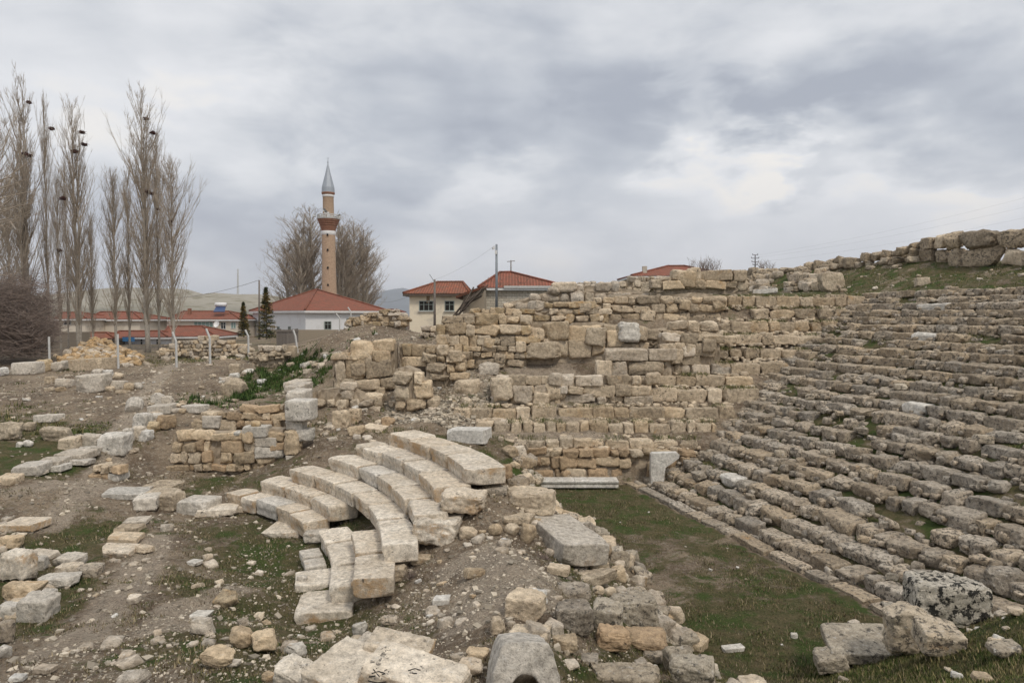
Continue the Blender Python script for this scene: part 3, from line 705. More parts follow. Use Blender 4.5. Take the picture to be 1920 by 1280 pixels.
# irregular wall faces: stones packed in wavy rows over a rough core
def ragged(x, pts):
    return float(np.interp(x, [p[0] for p in pts], [p[1] for p in pts]))
def rubble_wall(name, label, y, tops, vbot, row_px, mean_px, mname, kinds, seed, group=None, depth=.6, lean=.0, core='mud', cat='ruined wall', stone_name='wall_stone', y1=None):
    """tops: [(u, v_top)...]; the wall stands at depth y (to y1 at its far end)"""
    rr = random.Random(seed); u0, u1 = tops[0][0], tops[-1][0]
    yy = lambda u: y + ((y1 if y1 is not None else y) - y) * (u - u0) / (u1 - u0)
    base = aty((u0 + u1) / 2, vbot, yy((u0 + u1) / 2))
    root = empty(name, tuple(base), label, cat, group)
    specs = []; v = vbot
    while v > min(t[1] for t in tops) - row_px * .4:
        rp = row_px * rr.uniform(.7, 1.3); u = u0 + rr.uniform(-.3, .3) * mean_px
        while u < u1:
            wpx = mean_px * rr.choice((rr.uniform(.45, .8), rr.uniform(.7, 1.2), rr.uniform(1.1, 1.9)))
            uc = u + wpx / 2; tp = ragged(uc, tops)
            if v - rp * .55 > tp and uc < u1 + 4 and rr.random() > .07:
                Y = yy(uc) + (vbot - v) * lean; hh = rp * rr.uniform(.7, 1.22); p = aty(uc, v - rp / 2 + rr.uniform(-.08, .08) * rp, Y)
                specs.append((p, (wpx * Y / F * 1.04, depth * rr.uniform(.8, 1.15), hh * Y / F * 1.05)))
            u += wpx
        v -= rp
    for _ in range(int(len(specs) * (.16 if depth >= .6 else .05))):      # bulging bigger stones set among the rows
        u = rr.uniform(u0 + 3, u1 - 3); t_ = ragged(u, tops); v = rr.uniform(t_ + row_px * .2, vbot - row_px * .3) if vbot - t_ > row_px else t_
        Y = yy(u); p = aty(u, v, Y); q = row_px * rr.uniform(1.0, 1.5) * Y / F
        specs.append(((p[0], p[1] - .12, p[2]), (q * rr.uniform(.9, 1.5), depth, q)))
    specs.sort(key=lambda q: -q[1][0] * q[1][2])
    ang = atan2(((y1 or y) - y), (u1 - u0) * y / F) if y1 is not None else 0
    for (p, sz) in specs[:95]:
        mn = rr.choice(mname)
        hold(put_stone(stone_name, None, (p[0], p[1] + sz[1] / 2 - .1 + rr.uniform(-.07, .07), p[2]), sz, (rr.uniform(-.09, .09), rr.uniform(-.12, .12), ang + rr.uniform(-.16, .16)), rr.choice(kinds), mn), root)
    if len(specs) > 95:
        o = merge_stones('small_stones', None, [((p[0], p[1] + sz[1] / 2 - .08, p[2]), sz, ang + rr.uniform(-.1, .1)) for p, sz in specs[95:]], mname[0], kinds[0], 5); hold(o, root); o['kind'] = 'stuff'
    # rubble core, a rough solid set behind the face
    us = np.linspace(u0 + 3, u1 - 3, 30); mb = MB(); top = []; bot = []; top2 = []; bot2 = []
    for u in us:
        Y = yy(u); t = aty(u, ragged(u, tops) + 3, Y + .15); b = aty(u, vbot + 3, Y + .15); b[2] -= .4
        dq = depth * 1.1
        top.append(tuple(t)); bot.append((t[0], t[1], b[2])); top2.append((t[0], t[1] + dq, t[2] - .02)); bot2.append((t[0], t[1] + dq, b[2]))
    NR = 10; grid = []
    for i in range(len(us)):
        b, t = Vector(bot[i]), Vector(top[i]); L_ = (t - b).length
        grid.append([tuple(b.lerp(t, j / NR) + Vector((0, (rr.uniform(-.10, .05) if 0 < j < NR else 0), (rr.uniform(-.04, .04) if 0 < j < NR else 0)))) for j in range(NR + 1)])
    for i in range(len(us) - 1):
        for j in range(NR): mb.quad(grid[i][j], grid[i + 1][j], grid[i + 1][j + 1], grid[i][j + 1])
        mb.quad( top[i], top[i + 1], top2[i + 1], top2[i]); mb.quad(top2[i], top2[i + 1], bot2[i + 1], bot2[i])
    mb.quad(bot[0], top[0], top2[0], bot2[0]); mb.quad(bot[-1], bot2[-1], top2[-1], top[-1])
    hold(mb.build('core', M[core]), root)
    return root
M['core'] = simple('mortar_core', (.34, .28, .21), .95, 0, 5, .5, .9)
OK, BK = ('ochre', 'buff', 'ochre', 'wallrow'), ('block', 'worn')
G1 = 'ruined walls above the end wall'
rubble_wall('ruined_wall', 'rough rust-brown wall base of uneven stones directly behind the white marble bench', 26.1,
            [(928, 843), (960, 841), (1100, 842), (1215, 842), (1262, 846), (1306, 850)], 902, 19, 36, ('rust', 'ochre', 'buff', 'rust'), ('rock', 'worn', 'block'), 20, core='core')
rubble_wall('ruined_wall', 'broken wall face of large mixed blocks with patches of bare mortar, low above the even block line', 29.0,
            [(918, 706), (960, 702), (1000, 703), (1060, 702), (1130, 703), (1225, 703), (1232, 728)], 757, 20, 36, ('wallrow', 'buff', 'rubble'), ('block', 'worn'), 21, G1, core='core')
rubble_wall('ruined_wall', 'pale ashlar patch with projecting ledge in the middle of the ruined end wall', 30.2,
            [(1130, 662), (1180, 658), (1236, 660), (1262, 664)], 706, 22, 60, ('buff', 'rubble'), ('block',), 22, G1, core='core')
rubble_wall('ruined_wall', 'rough wall face left of the corner courses, behind the projecting square block', 31.2,
            [(1236, 628), (1290, 626), (1345, 622), (1352, 640)], 706, 17, 27, ('wallrow', 'buff', 'rubble'), ('worn', 'block'), 23, G1, core='core')
rubble_wall('ruined_wall', 'upper ruined wall of very large rounded blocks in the middle distance', 31.8,
            [(955, 606), (985, 600), (1050, 600), (1062, 612), (1075, 602), (1120, 600), (1190, 612), (1205, 640)], 668, 25, 42, ('buff', 'wallrow', 'ochre'), ('worn', 'block'), 24, G1, depth=.8, core='core')
rubble_wall('ruined_wall', 'jumbled wall of mixed stones right of the very large rounded blocks', 32.2,
            [(1190, 615), (1240, 612), (1290, 608), (1350, 604)], 634, 15, 25, ('wallrow', 'buff'), ('worn', 'rock'), 25, G1, core='core')
rubble_wall('ruined_wall', 'ochre wall of squared blocks with bright orange lichen below the timber lean-to', 31.5,
            [(818, 612), (832, 603), (850, 590), (880, 584), (915, 590), (960, 588), (990, 600)], 690, 16, 25, ('orange', 'ochre', 'greyhi', 'buff'), ('block', 'block', 'worn'), 26, G1, core='core')
rubble_wall('ruined_wall', 'orange-lichened top wall under the steel pole, above the squared ochre wall', 34.5,
            [(845, 594), (870, 584), (930, 578), (990, 578), (1060, 566), (1130, 572)], 604, 13, 23, ('orange', 'ochre', 'orange', 'buff'), ('worn', 'block'), 27, G1, core='core')
rubble_wall('ruined_wall', 'top wall of grey-brown stones continuing right toward the grassy terrace', 35.0,
            [(1050, 572), (1120, 560), (1180, 548), (1240, 552), (1300, 545), (1352, 552)], 616, 16, 27, ('wallrow', 'ochre', 'greyhi'), ('worn', 'block', 'rock'), 28, G1, core='core')
rubble_wall('rubble_wall', 'whitish rubble wall of rounded stones below the red roofed stone house', 38,
            [(945, 566), (985, 556), (1020, 546), (1060, 536), (1105, 532), (1160, 536), (1240, 548)], 584, 17, 24, ('rubble', 'rubble', 'buff'), ('cobble', 'worn'), 29, core='core')
rubble_wall('rubble_wall', 'long low wall of small pale stones climbing toward the far right red roof', 44,
            [(1060, 538), (1090, 532), (1170, 524), (1230, 518), (1290, 512)], 556, 9, 13, ('rubble', 'buff'), ('worn',), 30, core='core')
rubble_wall('ruined_wall', 'skyline wall of large squared stones in front of the far right red roof', 37.5,
            [(1228, 520), (1260, 515), (1300, 512), (1345, 510), (1400, 513), (1408, 524)], 541, 22, 34, ('wallrow', 'buff', 'ochre'), ('block', 'worn'), 31, core='core')

# packing under and behind the big courses
spec = []
for c in CO:
    a = aty(c[0], c[3], c[4]); b = aty(c[1], c[3], c[4])
    for i in range(int((b[0] - a[0]) * 9)):
        q = rnd.uniform(.08, .26); spec.append(((rnd.uniform(a[0], b[0]), c[4] + rnd.uniform(-.12, .12), a[2] + rnd.uniform(-.14, .06)), (q * 1.3, q, q * .7), rnd.uniform(0, 6)))
        if i % 2: q = rnd.uniform(.1, .3); spec.append(((rnd.uniform(a[0], b[0]), c[4] + rnd.uniform(.5, .85), a[2] + (c[3] - c[2]) * c[4] / F + rnd.uniform(-.1, .02)), (q * 1.3, q, q * .6), rnd.uniform(0, 6)))
tag(merge_stones('packing_rubble', None, spec, 'buff', 'rock', 3), 'small stones packed in the joints and ledges of the stepped end wall', 'rubble', kind='stuff')
# skyline wall along the top of the right-hand bank
sk = empty('skyline_wall', rowpt(0, 22.3, 9), 'long ragged stone wall along the skyline at the top of the right-hand bank', 'ruined wall')
rr = random.Random(61); s = 24.0; cnt = 0
SKY = [(1380, 508), (1400, 502), (1425, 507), (1450, 503), (1475, 507), (1500, 497), (1520, 492), (1540, 496), (1560, 484), (1590, 486), (1610, 476), (1640, 478), (1655, 468), (1675, 470), (1695, 460), (1720, 447), (1768, 440), (1813, 437), (1868, 436), (1920, 434), (2100, 430)]
tocore = []
while s > -16:
    p0 = rowpt(s, 22.4, 0); u = 960 + F * p0[0] / p0[1]
    if u > 2080: break
    topz = CH + (590 - ragged(u, SKY)) / F * p0[1]; g = hz_(p0[0], p0[1]); big = u > 1715
    L = rr.uniform(1.3, 2.2) if big and u > 1790 else (rr.uniform(.7, 1.2) if big else rr.uniform(.35, .95))
    hgt = max(topz - g + .2, .35); nrow = max(1, int(round(hgt / (.95 if u > 1790 else (.75 if big else .5)))))
    z = g - .2
    for j in range(nrow):
        hb = hgt / nrow; 
        if cnt < 99:
            hold(put_stone('wall_stone', None, rowpt(s - L / 2 + rr.uniform(-.1, .1), 22.4 + rr.uniform(-.3, .3) + .12 * j, z + hb / 2 + rr.uniform(-.08, .08)), (L * 1.02, rr.uniform(.7, 1.0), hb * rr.uniform(.9, 1.2)), (rr.uniform(-.2, .2), rr.uniform(-.2, .2), YAW + rr.uniform(-.3, .3)), rr.choice(('worn', 'rock', 'rock')), rr.choice(('greyhi', 'buff', 'greyhi'))), sk); cnt += 1
        z += hb
    s -= L
# lower tumble of stones on the left end of the bank
for i in range(70):
    u = rnd.uniform(1395, 1560); d_ = rnd.uniform(19.0, 22.0); t_ = (u - 960) / F; Y = (d_ + D0) / (DX * t_ + DY); p = (t_ * Y, Y); q = rnd.uniform(.25, .8)
    tag(put_stone('tumbled_stone', None, (p[0], p[1], hz_(*p) + q * .2), (q * 1.2, q, q * .75), rnd.uniform(0, 6), rnd.choice(('rock', 'worn')), rnd.choice(('greyhi', 'buff', 'rubble'))), ('large ' if q > .5 else 'small ') + 'rough stone tumbled %s the grassy bank by the skyline wall' % ('at the foot of' if d_ < 20 else ('halfway up' if d_ < 21 else 'at the top of')), 'stone', 'tumbled stones under the skyline wall')

# ------------------------------------------------------------------ curved marble seats
CC = np.array([-14.056, 12.343]); R0 = 10.265; TR = .63
def arc_block(name, ri, a0, a1, ztop, h, depth, seed, mname, label, cat='seat block', group=None, lip=.05, kind='dressed', gap=.018, dz=0, dr=0, tilt=0):
    """block bent along the arc: radius of its inner (front) face ri, from angle a0 down to a1 (degrees)"""
    a0, a1 = R(a0), R(a1); am = (a0 + a1) / 2; L = abs(a0 - a1) * ri - gap * 2
    X, Q = stone((L, depth, h), seed, kind, 13, 1.0)
    zz = X[:, 2] / h; X[:, 1] += np.where(X[:, 1] < 0, 1, 0) * lip * sstep(.22, -.15, zz)      # front undercut below the nosing
    rc = ri + dr + depth / 2
    ang = -X[:, 0] / rc; rad = rc + X[:, 1]
    bx = CC[0] + rc * cos(am); by = CC[1] + rc * sin(am)
    V = np.column_stack([CC[0] + rad * np.cos(am + ang) - bx, CC[1] + rad * np.sin(am + ang) - by, X[:, 2] + X[:, 0] * tilt])
    o = link(name, newmesh(name, V, Q, M[mname]), None, (bx, by, ztop - h / 2 + dz))
    return tag(o, label, cat, group)
TIERS = [  # index, angles, radius offset, depth, radius extra
 (0, [60.6, 56.8, 52.6, 46.0, 41.2, 34.8], .9, .78, .0),
 (1, [57.0, 49.6, 41.3, 33.8], 1.28, .86, .03),
 (2, [52.0, 45.2, 38.6, 32.0, 25.6, 19.0, 9.6], 1.66, .80, -.08),
 (3, [47.3, 38.4, 32.5, 25.3, 19.4, 13.2], 2.04, .82, .0),
 (4, [45.6, 42.5, 37.8, 31.0, 24.6, 17.2], 2.42, .92, .0),
 (5, [42.2, 36.0, 30.0, 24.6, 16.6], 2.80, 1.0, .12)]
TN = ['lowest', 'second', 'third', 'fourth', 'fifth', 'topmost']
for (i, A, zt, dp, ex) in TIERS:
    nb = len(A) - 1
    for j in range(nb):
        pos = 'first block at the far left end' if j == 0 else ('last block at the near right end' if j == nb - 1 else '%s block from the far left end' % ORD[j + 1])
        lab = 'curved pale marble seat, %s of the %s curved tier' % (pos, TN[i])
        last = j == nb - 1
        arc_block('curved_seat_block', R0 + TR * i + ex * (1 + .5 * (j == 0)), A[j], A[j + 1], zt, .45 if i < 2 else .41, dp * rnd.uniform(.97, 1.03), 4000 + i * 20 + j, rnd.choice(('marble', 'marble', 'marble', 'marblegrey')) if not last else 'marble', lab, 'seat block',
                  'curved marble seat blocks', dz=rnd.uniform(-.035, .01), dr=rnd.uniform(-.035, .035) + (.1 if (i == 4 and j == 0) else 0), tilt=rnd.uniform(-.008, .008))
# lower group beyond the stair gap
LG = [(0, [30.3, 24.2, 15.5, 8.6], .9, .82, .1, 'lower front'), (1, [21.5, 12.8, 5.2], 1.28, .84, .0, 'upper rear'), ]
for (i, A, zt, dp, ex, nm) in LG:
    nb = len(A) - 1
    for j in range(nb):
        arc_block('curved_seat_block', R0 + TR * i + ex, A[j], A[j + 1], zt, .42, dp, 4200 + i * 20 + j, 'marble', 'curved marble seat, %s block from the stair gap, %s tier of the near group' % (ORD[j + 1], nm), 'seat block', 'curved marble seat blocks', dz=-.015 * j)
for j, (a, b, zt, dp, dr, lab) in enumerate([(27.5, 24.0, .62, .5, -.45, 'small squared marble footing block, farther of two at the left foot of the near group'), (23.6, 20.0, .60, .5, -.45, 'small squared marble footing block, nearer of two at the left foot of the near group'),
                                       (19.4, 13.6, .60, 1.0, -.66, 'low marble base block with rounded edge under the near seat group'), (13.3, 6.4, .52, 1.15, -.52, 'large grooved marble base block at the front corner of the near seat group')]):
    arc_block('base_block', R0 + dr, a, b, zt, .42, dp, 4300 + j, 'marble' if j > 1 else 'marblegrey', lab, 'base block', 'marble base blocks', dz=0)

# white marble bench
bn = empty('marble_bench', (2.5, 25.3, 0), 'low white marble bench with moulded front at the far end of the grassy floor', 'bench')
for (u0, u1) in ((1003, 1078), (1078, 1160)):
    xa, xb = (u0 - 960) / F * 25.4, (u1 - 960) / F * 25.4; h_ = .24
    prof = [(-.30, 0), (-.30, .07), (-.27, .09), (-.27, .12), (-.31, .15), (-.33, .20), (-.33, .235), (-.31, .25), (.30, .26), (.32, 0)]
    mb = MB(); n = 14
    xsn = [xa + .008 + (xb - xa - .016) * k / n for k in range(n + 1)]
    for k in range(n):
        for q in range(len(prof)):
            (y0, z0), (y1_, z1) = prof[q], prof[(q + 1) % len(prof)]
            mb.quad((xsn[k], 25.45 + y0, z0), (xsn[k], 25.45 + y1_, z1), (xsn[k + 1], 25.45 + y1_, z1), (xsn[k + 1], 25.45 + y0, z0))
    for x in (xsn[0], xsn[-1]): mb.poly([(x, 25.45 + p[0], p[1] + 0) for p in prof])
    o = mb.build('bench_block', M['white']); o.location.z = .08; hold(o, bn)
# upright stele with wider top
pr = [(-.52, -.1), (-.42, .9), (-.50, 1.12), (.50, 1.14), (.54, 1.02), (.30, .80), (.10, .62), (.12, .1), (.12, -.1)]
pr = [(-.46, -.1), (-.48, .5), (-.47, 1.12), (-.42, 1.18), (.50, 1.20), (.58, 1.13), (.56, 1.0), (.28, .78), (.06, .64), (.02, .3), (.0, -.1)]
mb = MB(); y0, y1_ = -.16, .16; N = len(pr)
for q in range(N):
    a, b = pr[q], pr[(q + 1) % N]; mb.quad((a[0], y1_, a[1]), (a[0], y0, a[1]), (b[0], y0, b[1]), (b[0], y1_, b[1]))
mb.poly([(p[0], y0, p[1]) for p in pr]); mb.poly([(p[0], y1_, p[1]) for p in pr][::-1])
p = aty(1243, 897, 25.5); st = mb.build('stele', M['white'], None, False, (p[0], p[1], .15), .03)
tag(st, 'upright white marble slab with widened top standing in the corner below the seat rows', 'stele')
# ------------------------------------------------------------------ single stones placed one by one
def hero(name, box, kind, mname, label, cat='stone', group=None, yaw=0.0, tilt=(0, 0), dr=.8, n=13, seed=None, rough=1.0, lift=0, on=None, hmin=.28):
    u0, v0, u1, v1 = box; uc = (u0 + u1) / 2
    kind = 'worn' if (kind == 'block' and int(u0) % 3) else kind
    g = Vector(on) if on is not None else hit(uc, min(v1 - 2, 1330))
    Y = g.y; W_ = (u1 - u0) / F * Y; e = math.atan2(v1 - 590, F); Dp = W_ * dr
    Hh = max(((v1 - v0) / F * Y - Dp * sin(e)) / cos(e), W_ * hmin * .6, .06)
    if (v1 - v0) / F * Y < Dp * sin(e) + Hh: Dp = max(((v1 - v0) / F * Y - Hh * cos(e)) / max(sin(e), .05), W_ * .35)
    sd_ = seed if seed is not None else abs(int(u0 * 13 + v0 * 7)) % 90000
    ca, sa = abs(cos(yaw)), abs(sin(yaw))
    X, Q = stone((W_ * 1.03, Dp, Hh * 1.08), sd_, kind, n, rough)
    o = link(name, newmesh(name, X, Q, M[mname]), None)
    o.location = (g.x, g.y + Dp * .5, g.z + Hh * .46 + lift); o.rotation_euler = (tilt[0], tilt[1], yaw)
    return tag(o, label, cat, group)
HS = [
 ((-6,690,10,705),'worn','white','white stone half cut by the picture edge on top of the bare slope'),
 ((15,679,61,705),'slab','marblegrey','long white squared block lying on the crest of the slope near the thicket'),
 ((58,676,88,700),'block','orange','block with a vivid orange lichen patch between white blocks on the crest'),
 ((85,680,112,698),'worn','marblegrey','grey boulder directly under the straight fence post by the thicket'),
 ((112,678,129,695),'block','marblegrey','upright grey stone left of the long squared beam'),
 ((129,671,194,696),'dressed','buff','long pale squared beam lying at the foot of the orange rubble heap'),
 ((148,670,164,680),'cobble','marblegrey','grey cobble resting on the long pale squared beam'),
 ((138,699,191,738),'block','marblegrey','large pale broken block with incised line on the bare slope'),
 ((81,708,100,722),'worn','buff','small yellowish stone of a little cluster on the bare slope'),
 ((102,711,127,728),'slab','marblegrey','flat grey slab of the little cluster on the bare slope'),
 ((100,726,117,737),'rock','ochre','ochre cobble at the front of the little cluster on the bare slope'),
 ((82,728,96,735),'rock','buff','small pale stone at the front left of the little cluster'),
 ((168,693,190,706),'cobble','marblegrey','rounded grey boulder at the top of the pile beside the large broken block'),
 ((191,695,208,708),'worn','white','whitish boulder at the top right of the pile beside the large broken block'),
 ((207,699,227,713),'cobble','buff','rounded buff boulder at the upper end of the pile'),
 ((190,709,207,726),'cobble','ochre','ochre boulder touching the large broken block'),
 ((207,715,230,732),'block','marblegrey','pale grey squared boulder in the middle of the pile'),
 ((227,718,247,736),'cobble','ochre','yellowish round boulder near the right end of the pile'),
 ((248,718,265,732),'cobble','marblegrey','lone grey round boulder at the right end of the pile'),
 ((188,725,208,735),'slab','buff','flat buff stone at the foot of the pile'),
 ((216,732,235,740),'slab','buff','thin flat stone in front of the pile'),
 ((280,738,303,762),'block','marblegrey','squared pale block with rusty corner atop the stacked blocks'),
 ((302,742,320,766),'block','marblegrey','tall pale block at the right of the stacked blocks'),
 ((276,758,319,778),'dressed','marblegrey','long pale lintel block lying across the stack'),
 ((276,774,302,791),'cobble','marblegrey','rounded grey boulder under the long pale lintel block'),
 ((275,790,294,814),'rock','orange','orange stone below the stacked blocks'),
 ((296,776,320,810),'rock','rust','brown stone wedged under the right end of the stack'),
 ((246,776,277,808),'block','marblegrey','pale pedestal-shaped block standing left of the stack'),
 ((243,800,268,828),'worn','marblegrey','pale stone at the foot of the pedestal-shaped block'),
 ((256,807,281,830),'worn','white','roundish whitish stone in front of the stack'),
 ((228,802,246,831),'slab','marblegrey','thin grey slab leaning against the pedestal-shaped block'),
 ((180,810,231,855),'block','marblegrey','large angular grey block tapering to the ground on the grassy ledge'),
 ((153,815,180,843),'block','marblegrey','pale chipped block left of the large angular grey block'),
 ((133,814,156,838),'rock','lichen','small stone half black and half white on the grassy ledge'),
 ((145,836,176,858),'block','marblegrey','pale block leaning under the chipped one on the grassy ledge'),
 ((105,820,140,846),'block','buff','buff block behind the half black stone'),
 ((75,800,120,833),'rock','buff','broad pitted brown boulder on the grassy ledge'),
 ((103,843,152,866),'slab','marblegrey','broad slab with reddish top on the grassy ledge'),
 ((58,775,99,796),'slab','marblegrey','flat pale slab half sunk in the slope above the grassy ledge'),
 ((-10,790,28,829),'worn','buff','large lichened brown boulder cut by the picture edge above the grassy ledge'),
 ((39,790,61,811),'rock','buff','brown boulder among pale rubble above the grassy ledge'),
 ((39,826,57,841),'cobble','white','small whitish stone on the green grass of the ledge'),
 ((20,865,70,893),'slab','marblegrey','smooth grey flat-topped stone at the lower edge of the grassy ledge'),
 ((42,882,74,894),'slab','marblegrey','thin pale slab in front of the smooth grey flat-topped stone'),
 ((58,857,106,882),'slab','marblegrey','long pale stone behind the smooth grey flat-topped stone'),
 ((72,868,112,888),'slab','marblegrey','slanting pale slab right of the smooth grey stone'),
 ((108,858,156,876),'slab','marblegrey','long pale slab along the lower edge of the green grass'),
 ((-8,890,24,911),'slab','buff','pale buff slab at the picture edge below the grassy ledge'),
 ((190,913,256,939),'slab','marblegrey','flat grey paving slab on the earth, farthest left of the slab group'),
 ((245,924,287,960),'slab','marblegrey','tilted grey slab leaning under two buff blocks'),
 ((272,902,331,926),'block','buff','upper of two smooth buff blocks lying behind the curved seats left end'),
 ((264,918,327,958),'block','buff','lower front one of two smooth buff blocks lying one before the other'),
 ((232,913,276,928),'slab','marblegrey','broken flat slab between the paving slab and the buff blocks'),
 ((330,928,391,969),'slab','marblegrey','long grey kerb stone lying at the left end of the lowest curved tier'),
 ((362,944,434,971),'slab','marble','flat pale floor slab before the lowest curved tier, left one'),
 ((430,943,493,963),'slab','marble','flat pale floor slab before the lowest curved tier, right one'),
 ((494,978,566,1010),'slab','marble','flat cracked pale slab on the ground before the bend of the lowest tier'),
 ((516,966,545,982),'slab','marblegrey','middle-sized flat pale stone behind the cracked slab'),
 ((506,958,528,970),'slab','marblegrey','small flat pale stone behind the cracked slab'),
 ((182,1018,248,1050),'block','marble','squared pale block with orange-stained front at the foot of the worn steps'),
 ((196,1000,254,1021),'slab','buff','worn buff step slab directly behind the squared pale block'),
 ((212,984,262,1001),'slab','buff','worn step slab, middle one of the ramp'),
 ((228,970,270,986),'slab','marblegrey','worn step slab at the upper end of the ramp'),
 ((248,1020,280,1040),'rock','buff','pale rock sunk in the slope right of the squared pale block'),
 ((-6,972,68,1000),'slab','marble','long pale slab with orange stains on top of the boulder pile'),
 ((-8,1000,30,1034),'block','ochre','ochre block under the long pale slab of the boulder pile'),
 ((-8,1028,47,1095),'block','marble','tall pale boulder with large orange stains at the picture edge'),
 ((45,1032,95,1051),'slab','marblegrey','thin flat white slab on top of the boulder pile'),
 ((48,1046,79,1073),'block','marblegrey','grey angular boulder under the thin flat white slab'),
 ((98,1038,146,1068),'worn','marblegrey','pale boulder behind the orange-faced one in the grassy hollow'),
 ((98,1054,143,1084),'worn','marble','boulder with an orange face in the grassy hollow'),
 ((60,1072,128,1110),'worn','marblegrey','broad rounded white boulder with brown stains in the grassy hollow'),
 ((-6,1084,57,1134),'rock','ochre','pitted brown boulder at the centre of the boulder pile'),
 ((36,1068,60,1090),'worn','grey','small brown boulder between larger ones of the boulder pile'),
 ((27,1112,87,1172),'block','marblegrey','big white angular boulder standing on the grass of the hollow'),
 ((68,1104,97,1128),'worn','marblegrey','small pale boulder touching the big white angular boulder'),
 ((-8,1130,28,1167),'worn','marblegrey','pale boulder left of the big white angular boulder'),
 ((136,1056,178,1086),'slab','grey','grey flat stone sloping up beside the orange-faced boulder'),
 ((-8,1163,18,1211),'rock','grey','dark pitted boulder at the picture edge below the boulder pile'),
 ((-8,1208,16,1238),'cobble','marblegrey','smooth grey stone at the picture edge, lowest of the boulder pile'),
 ((218,1256,266,1292),'rock','marblegrey','pale pointed boulder cut by the lower picture edge'),
 ((58,1248,94,1268),'slab','rubble','flat pale stone on the gravelly slope near the lower edge'),
 ((14,1264,39,1282),'slab','white','flat whitish stone at the lower left edge'),
 ((236,1116,250,1131),'rock','orange','small vivid orange stone alone on the slope'),
 ((234,1112,258,1138),'rock','rubble','rough brownish stone half buried behind the small orange stone'),
 ((352,1145,388,1164),'slab','white','flat white stone alone on the dark slope'),
 ((350,1050,371,1063),'slab','white','small flat white stone high on the dark slope'),
 ((398,1110,441,1142),'rock','orange','angular orange-brown boulder on the dark slope'),
 ((356,1159,397,1197),'rock','rubble','pale lichened boulder below the flat white stone'),
 ((427,1177,468,1218),'rock','ochre','pale ochre boulder, left one of the rock cluster on the lower slope'),
 ((466,1182,511,1231),'rock','ochre','ochre boulder with orange stain, right one of the rock cluster on the lower slope'),
 ((376,1212,426,1257),'rock','ochre','large ochre boulder with orange lichen below the rock cluster'),
 ((413,1236,447,1257),'rock','marblegrey','low grey stone right of the large ochre boulder'),
 ((521,1202,552,1226),'rock','rubble','lone pale stone right of the rock cluster'),
 ((661,1165,687,1197),'rock','marblegrey','thin pale stone leaning on the slope above the big slabs'),
 ((716,1154,742,1176),'worn','grey','small grey stone on the slope behind the big slabs'),
 ((722,1056,761,1099),'block','buff','angular buff boulder standing beside a dry weed below the curved seats'),
 ((770,1039,807,1062),'rock','buff','flat buff stone just right of the angular standing boulder'),
 ((862,986,892,1014),'rock','buff','buff stone right of the large grey end block of the tiers'),
 ((914,980,942,1009),'cobble','ochre','left one of three rounded ochre stones on the mound'),
 ((944,980,974,1007),'cobble','buff','middle one of three rounded stones on the mound'),
 ((976,978,1006,1022),'cobble','ochre','tall right one of three rounded stones, touching the huge slab'),
 ((930,961,1002,992),'rock','buff','low rough rock behind the three rounded stones'),
 ((956,910,1039,967),'worn','buff','big round-edged buff boulder behind the huge slab'),
 ((950,892,992,922),'rock','grey','dark rough stone between the end wall and the big round-edged boulder'),
 ((932,871,961,906),'worn','rust','ochre squared stone at the end of the topmost curved tier'),
 ((911,912,949,933),'slab','grey','flat grey stone beneath the ochre squared stone'),
 ((1028,1059,1070,1083),'worn','buff','pale stone wedged under the front left of the huge slab'),
 ((1106,1048,1143,1079),'worn','buff','pale boulder under the front right corner of the huge slab'),
 ((1072,1056,1106,1072),'rock','grey','small stone wedged under the middle of the huge slab'),
 ((1062,1067,1162,1100),'rock','buff','broad rough rock shelf below the huge slab'),
 ((1051,1092,1116,1131),'rock','grey','pitted flat-topped grey block below the rock shelf'),
 ((1115,1098,1134,1119),'cobble','buff','left one of two small round stones above the tan cliff block'),
 ((1133,1100,1157,1124),'cobble','buff','right one of two small round stones above the tan cliff block'),
 ((1120,1172,1185,1232),'rock','rust','tan rock face forming the base of the mound edge, left part'),
 ((1172,1172,1250,1226),'rock','rust','tan rock face forming the base of the mound edge, right part'),
 ((1150,1107,1235,1184),'worn','lichen2','large boulder with tan face and black-speckled top on the mound edge'),
 ((1114,1126,1170,1205),'block','lichen2','tall leaning block with black-speckled top between two boulders'),
 ((1043,1126,1111,1193),'block','grey','squarish grey pitted boulder left of the tall leaning block'),
 ((1032,1190,1088,1228),'rock','ochre','flat tan pointed stone below the squarish grey boulder'),
 ((954,1107,1020,1166),'block','buff','buff cubic block sunk in the top of the gravelly mound'),
 ((917,1156,949,1193),'rock','buff','small standing pale stone behind the white hollowed block'),
 ((950,1172,1034,1228),'block','buff','square pale block behind the white hollowed block'),
 ((1035,1168,1057,1197),'worn','rubble','small rough stone left of the squarish grey boulder'),
 ((1054,1236,1089,1260),'cobble','rubble','pale cobble near the lower edge right of the white hollowed block'),
 ((1078,1225,1125,1248),'slab','grey','flat grey stone above the pale cobble near the lower edge'),
 ((1100,1244,1248,1296),'worn','lichen2','long speckled rock at the lower edge beside two lichened boulders'),
 ((1249,1213,1303,1268),'worn','lichen2','rear one of two grey lichened boulders at the lower edge of the grassy floor'),
 ((1268,1225,1349,1296),'worn','lichen2','front one of two grey lichened boulders at the lower edge of the grassy floor'),
 ((1210,1221,1244,1248),'slab','grey','low pointed grey stone left of the two lichened boulders'),
 ((1390,1266,1440,1300),'worn','buff','buff stone cut by the lower edge in the grass right of the lichened boulders'),
 ((1355,1212,1398,1226),'slab','white','flat white stone lying alone on the grassy floor'),
 ((1485,1188,1498,1200),'rock','white','small white stone alone on the grass of the floor'),
 ((812,1117,842,1138),'slab','white','pale angular stone embedded in the gravelly mound'),
 ((868,1064,909,1090),'rock','ochre','ochre stone embedded high in the gravelly mound'),
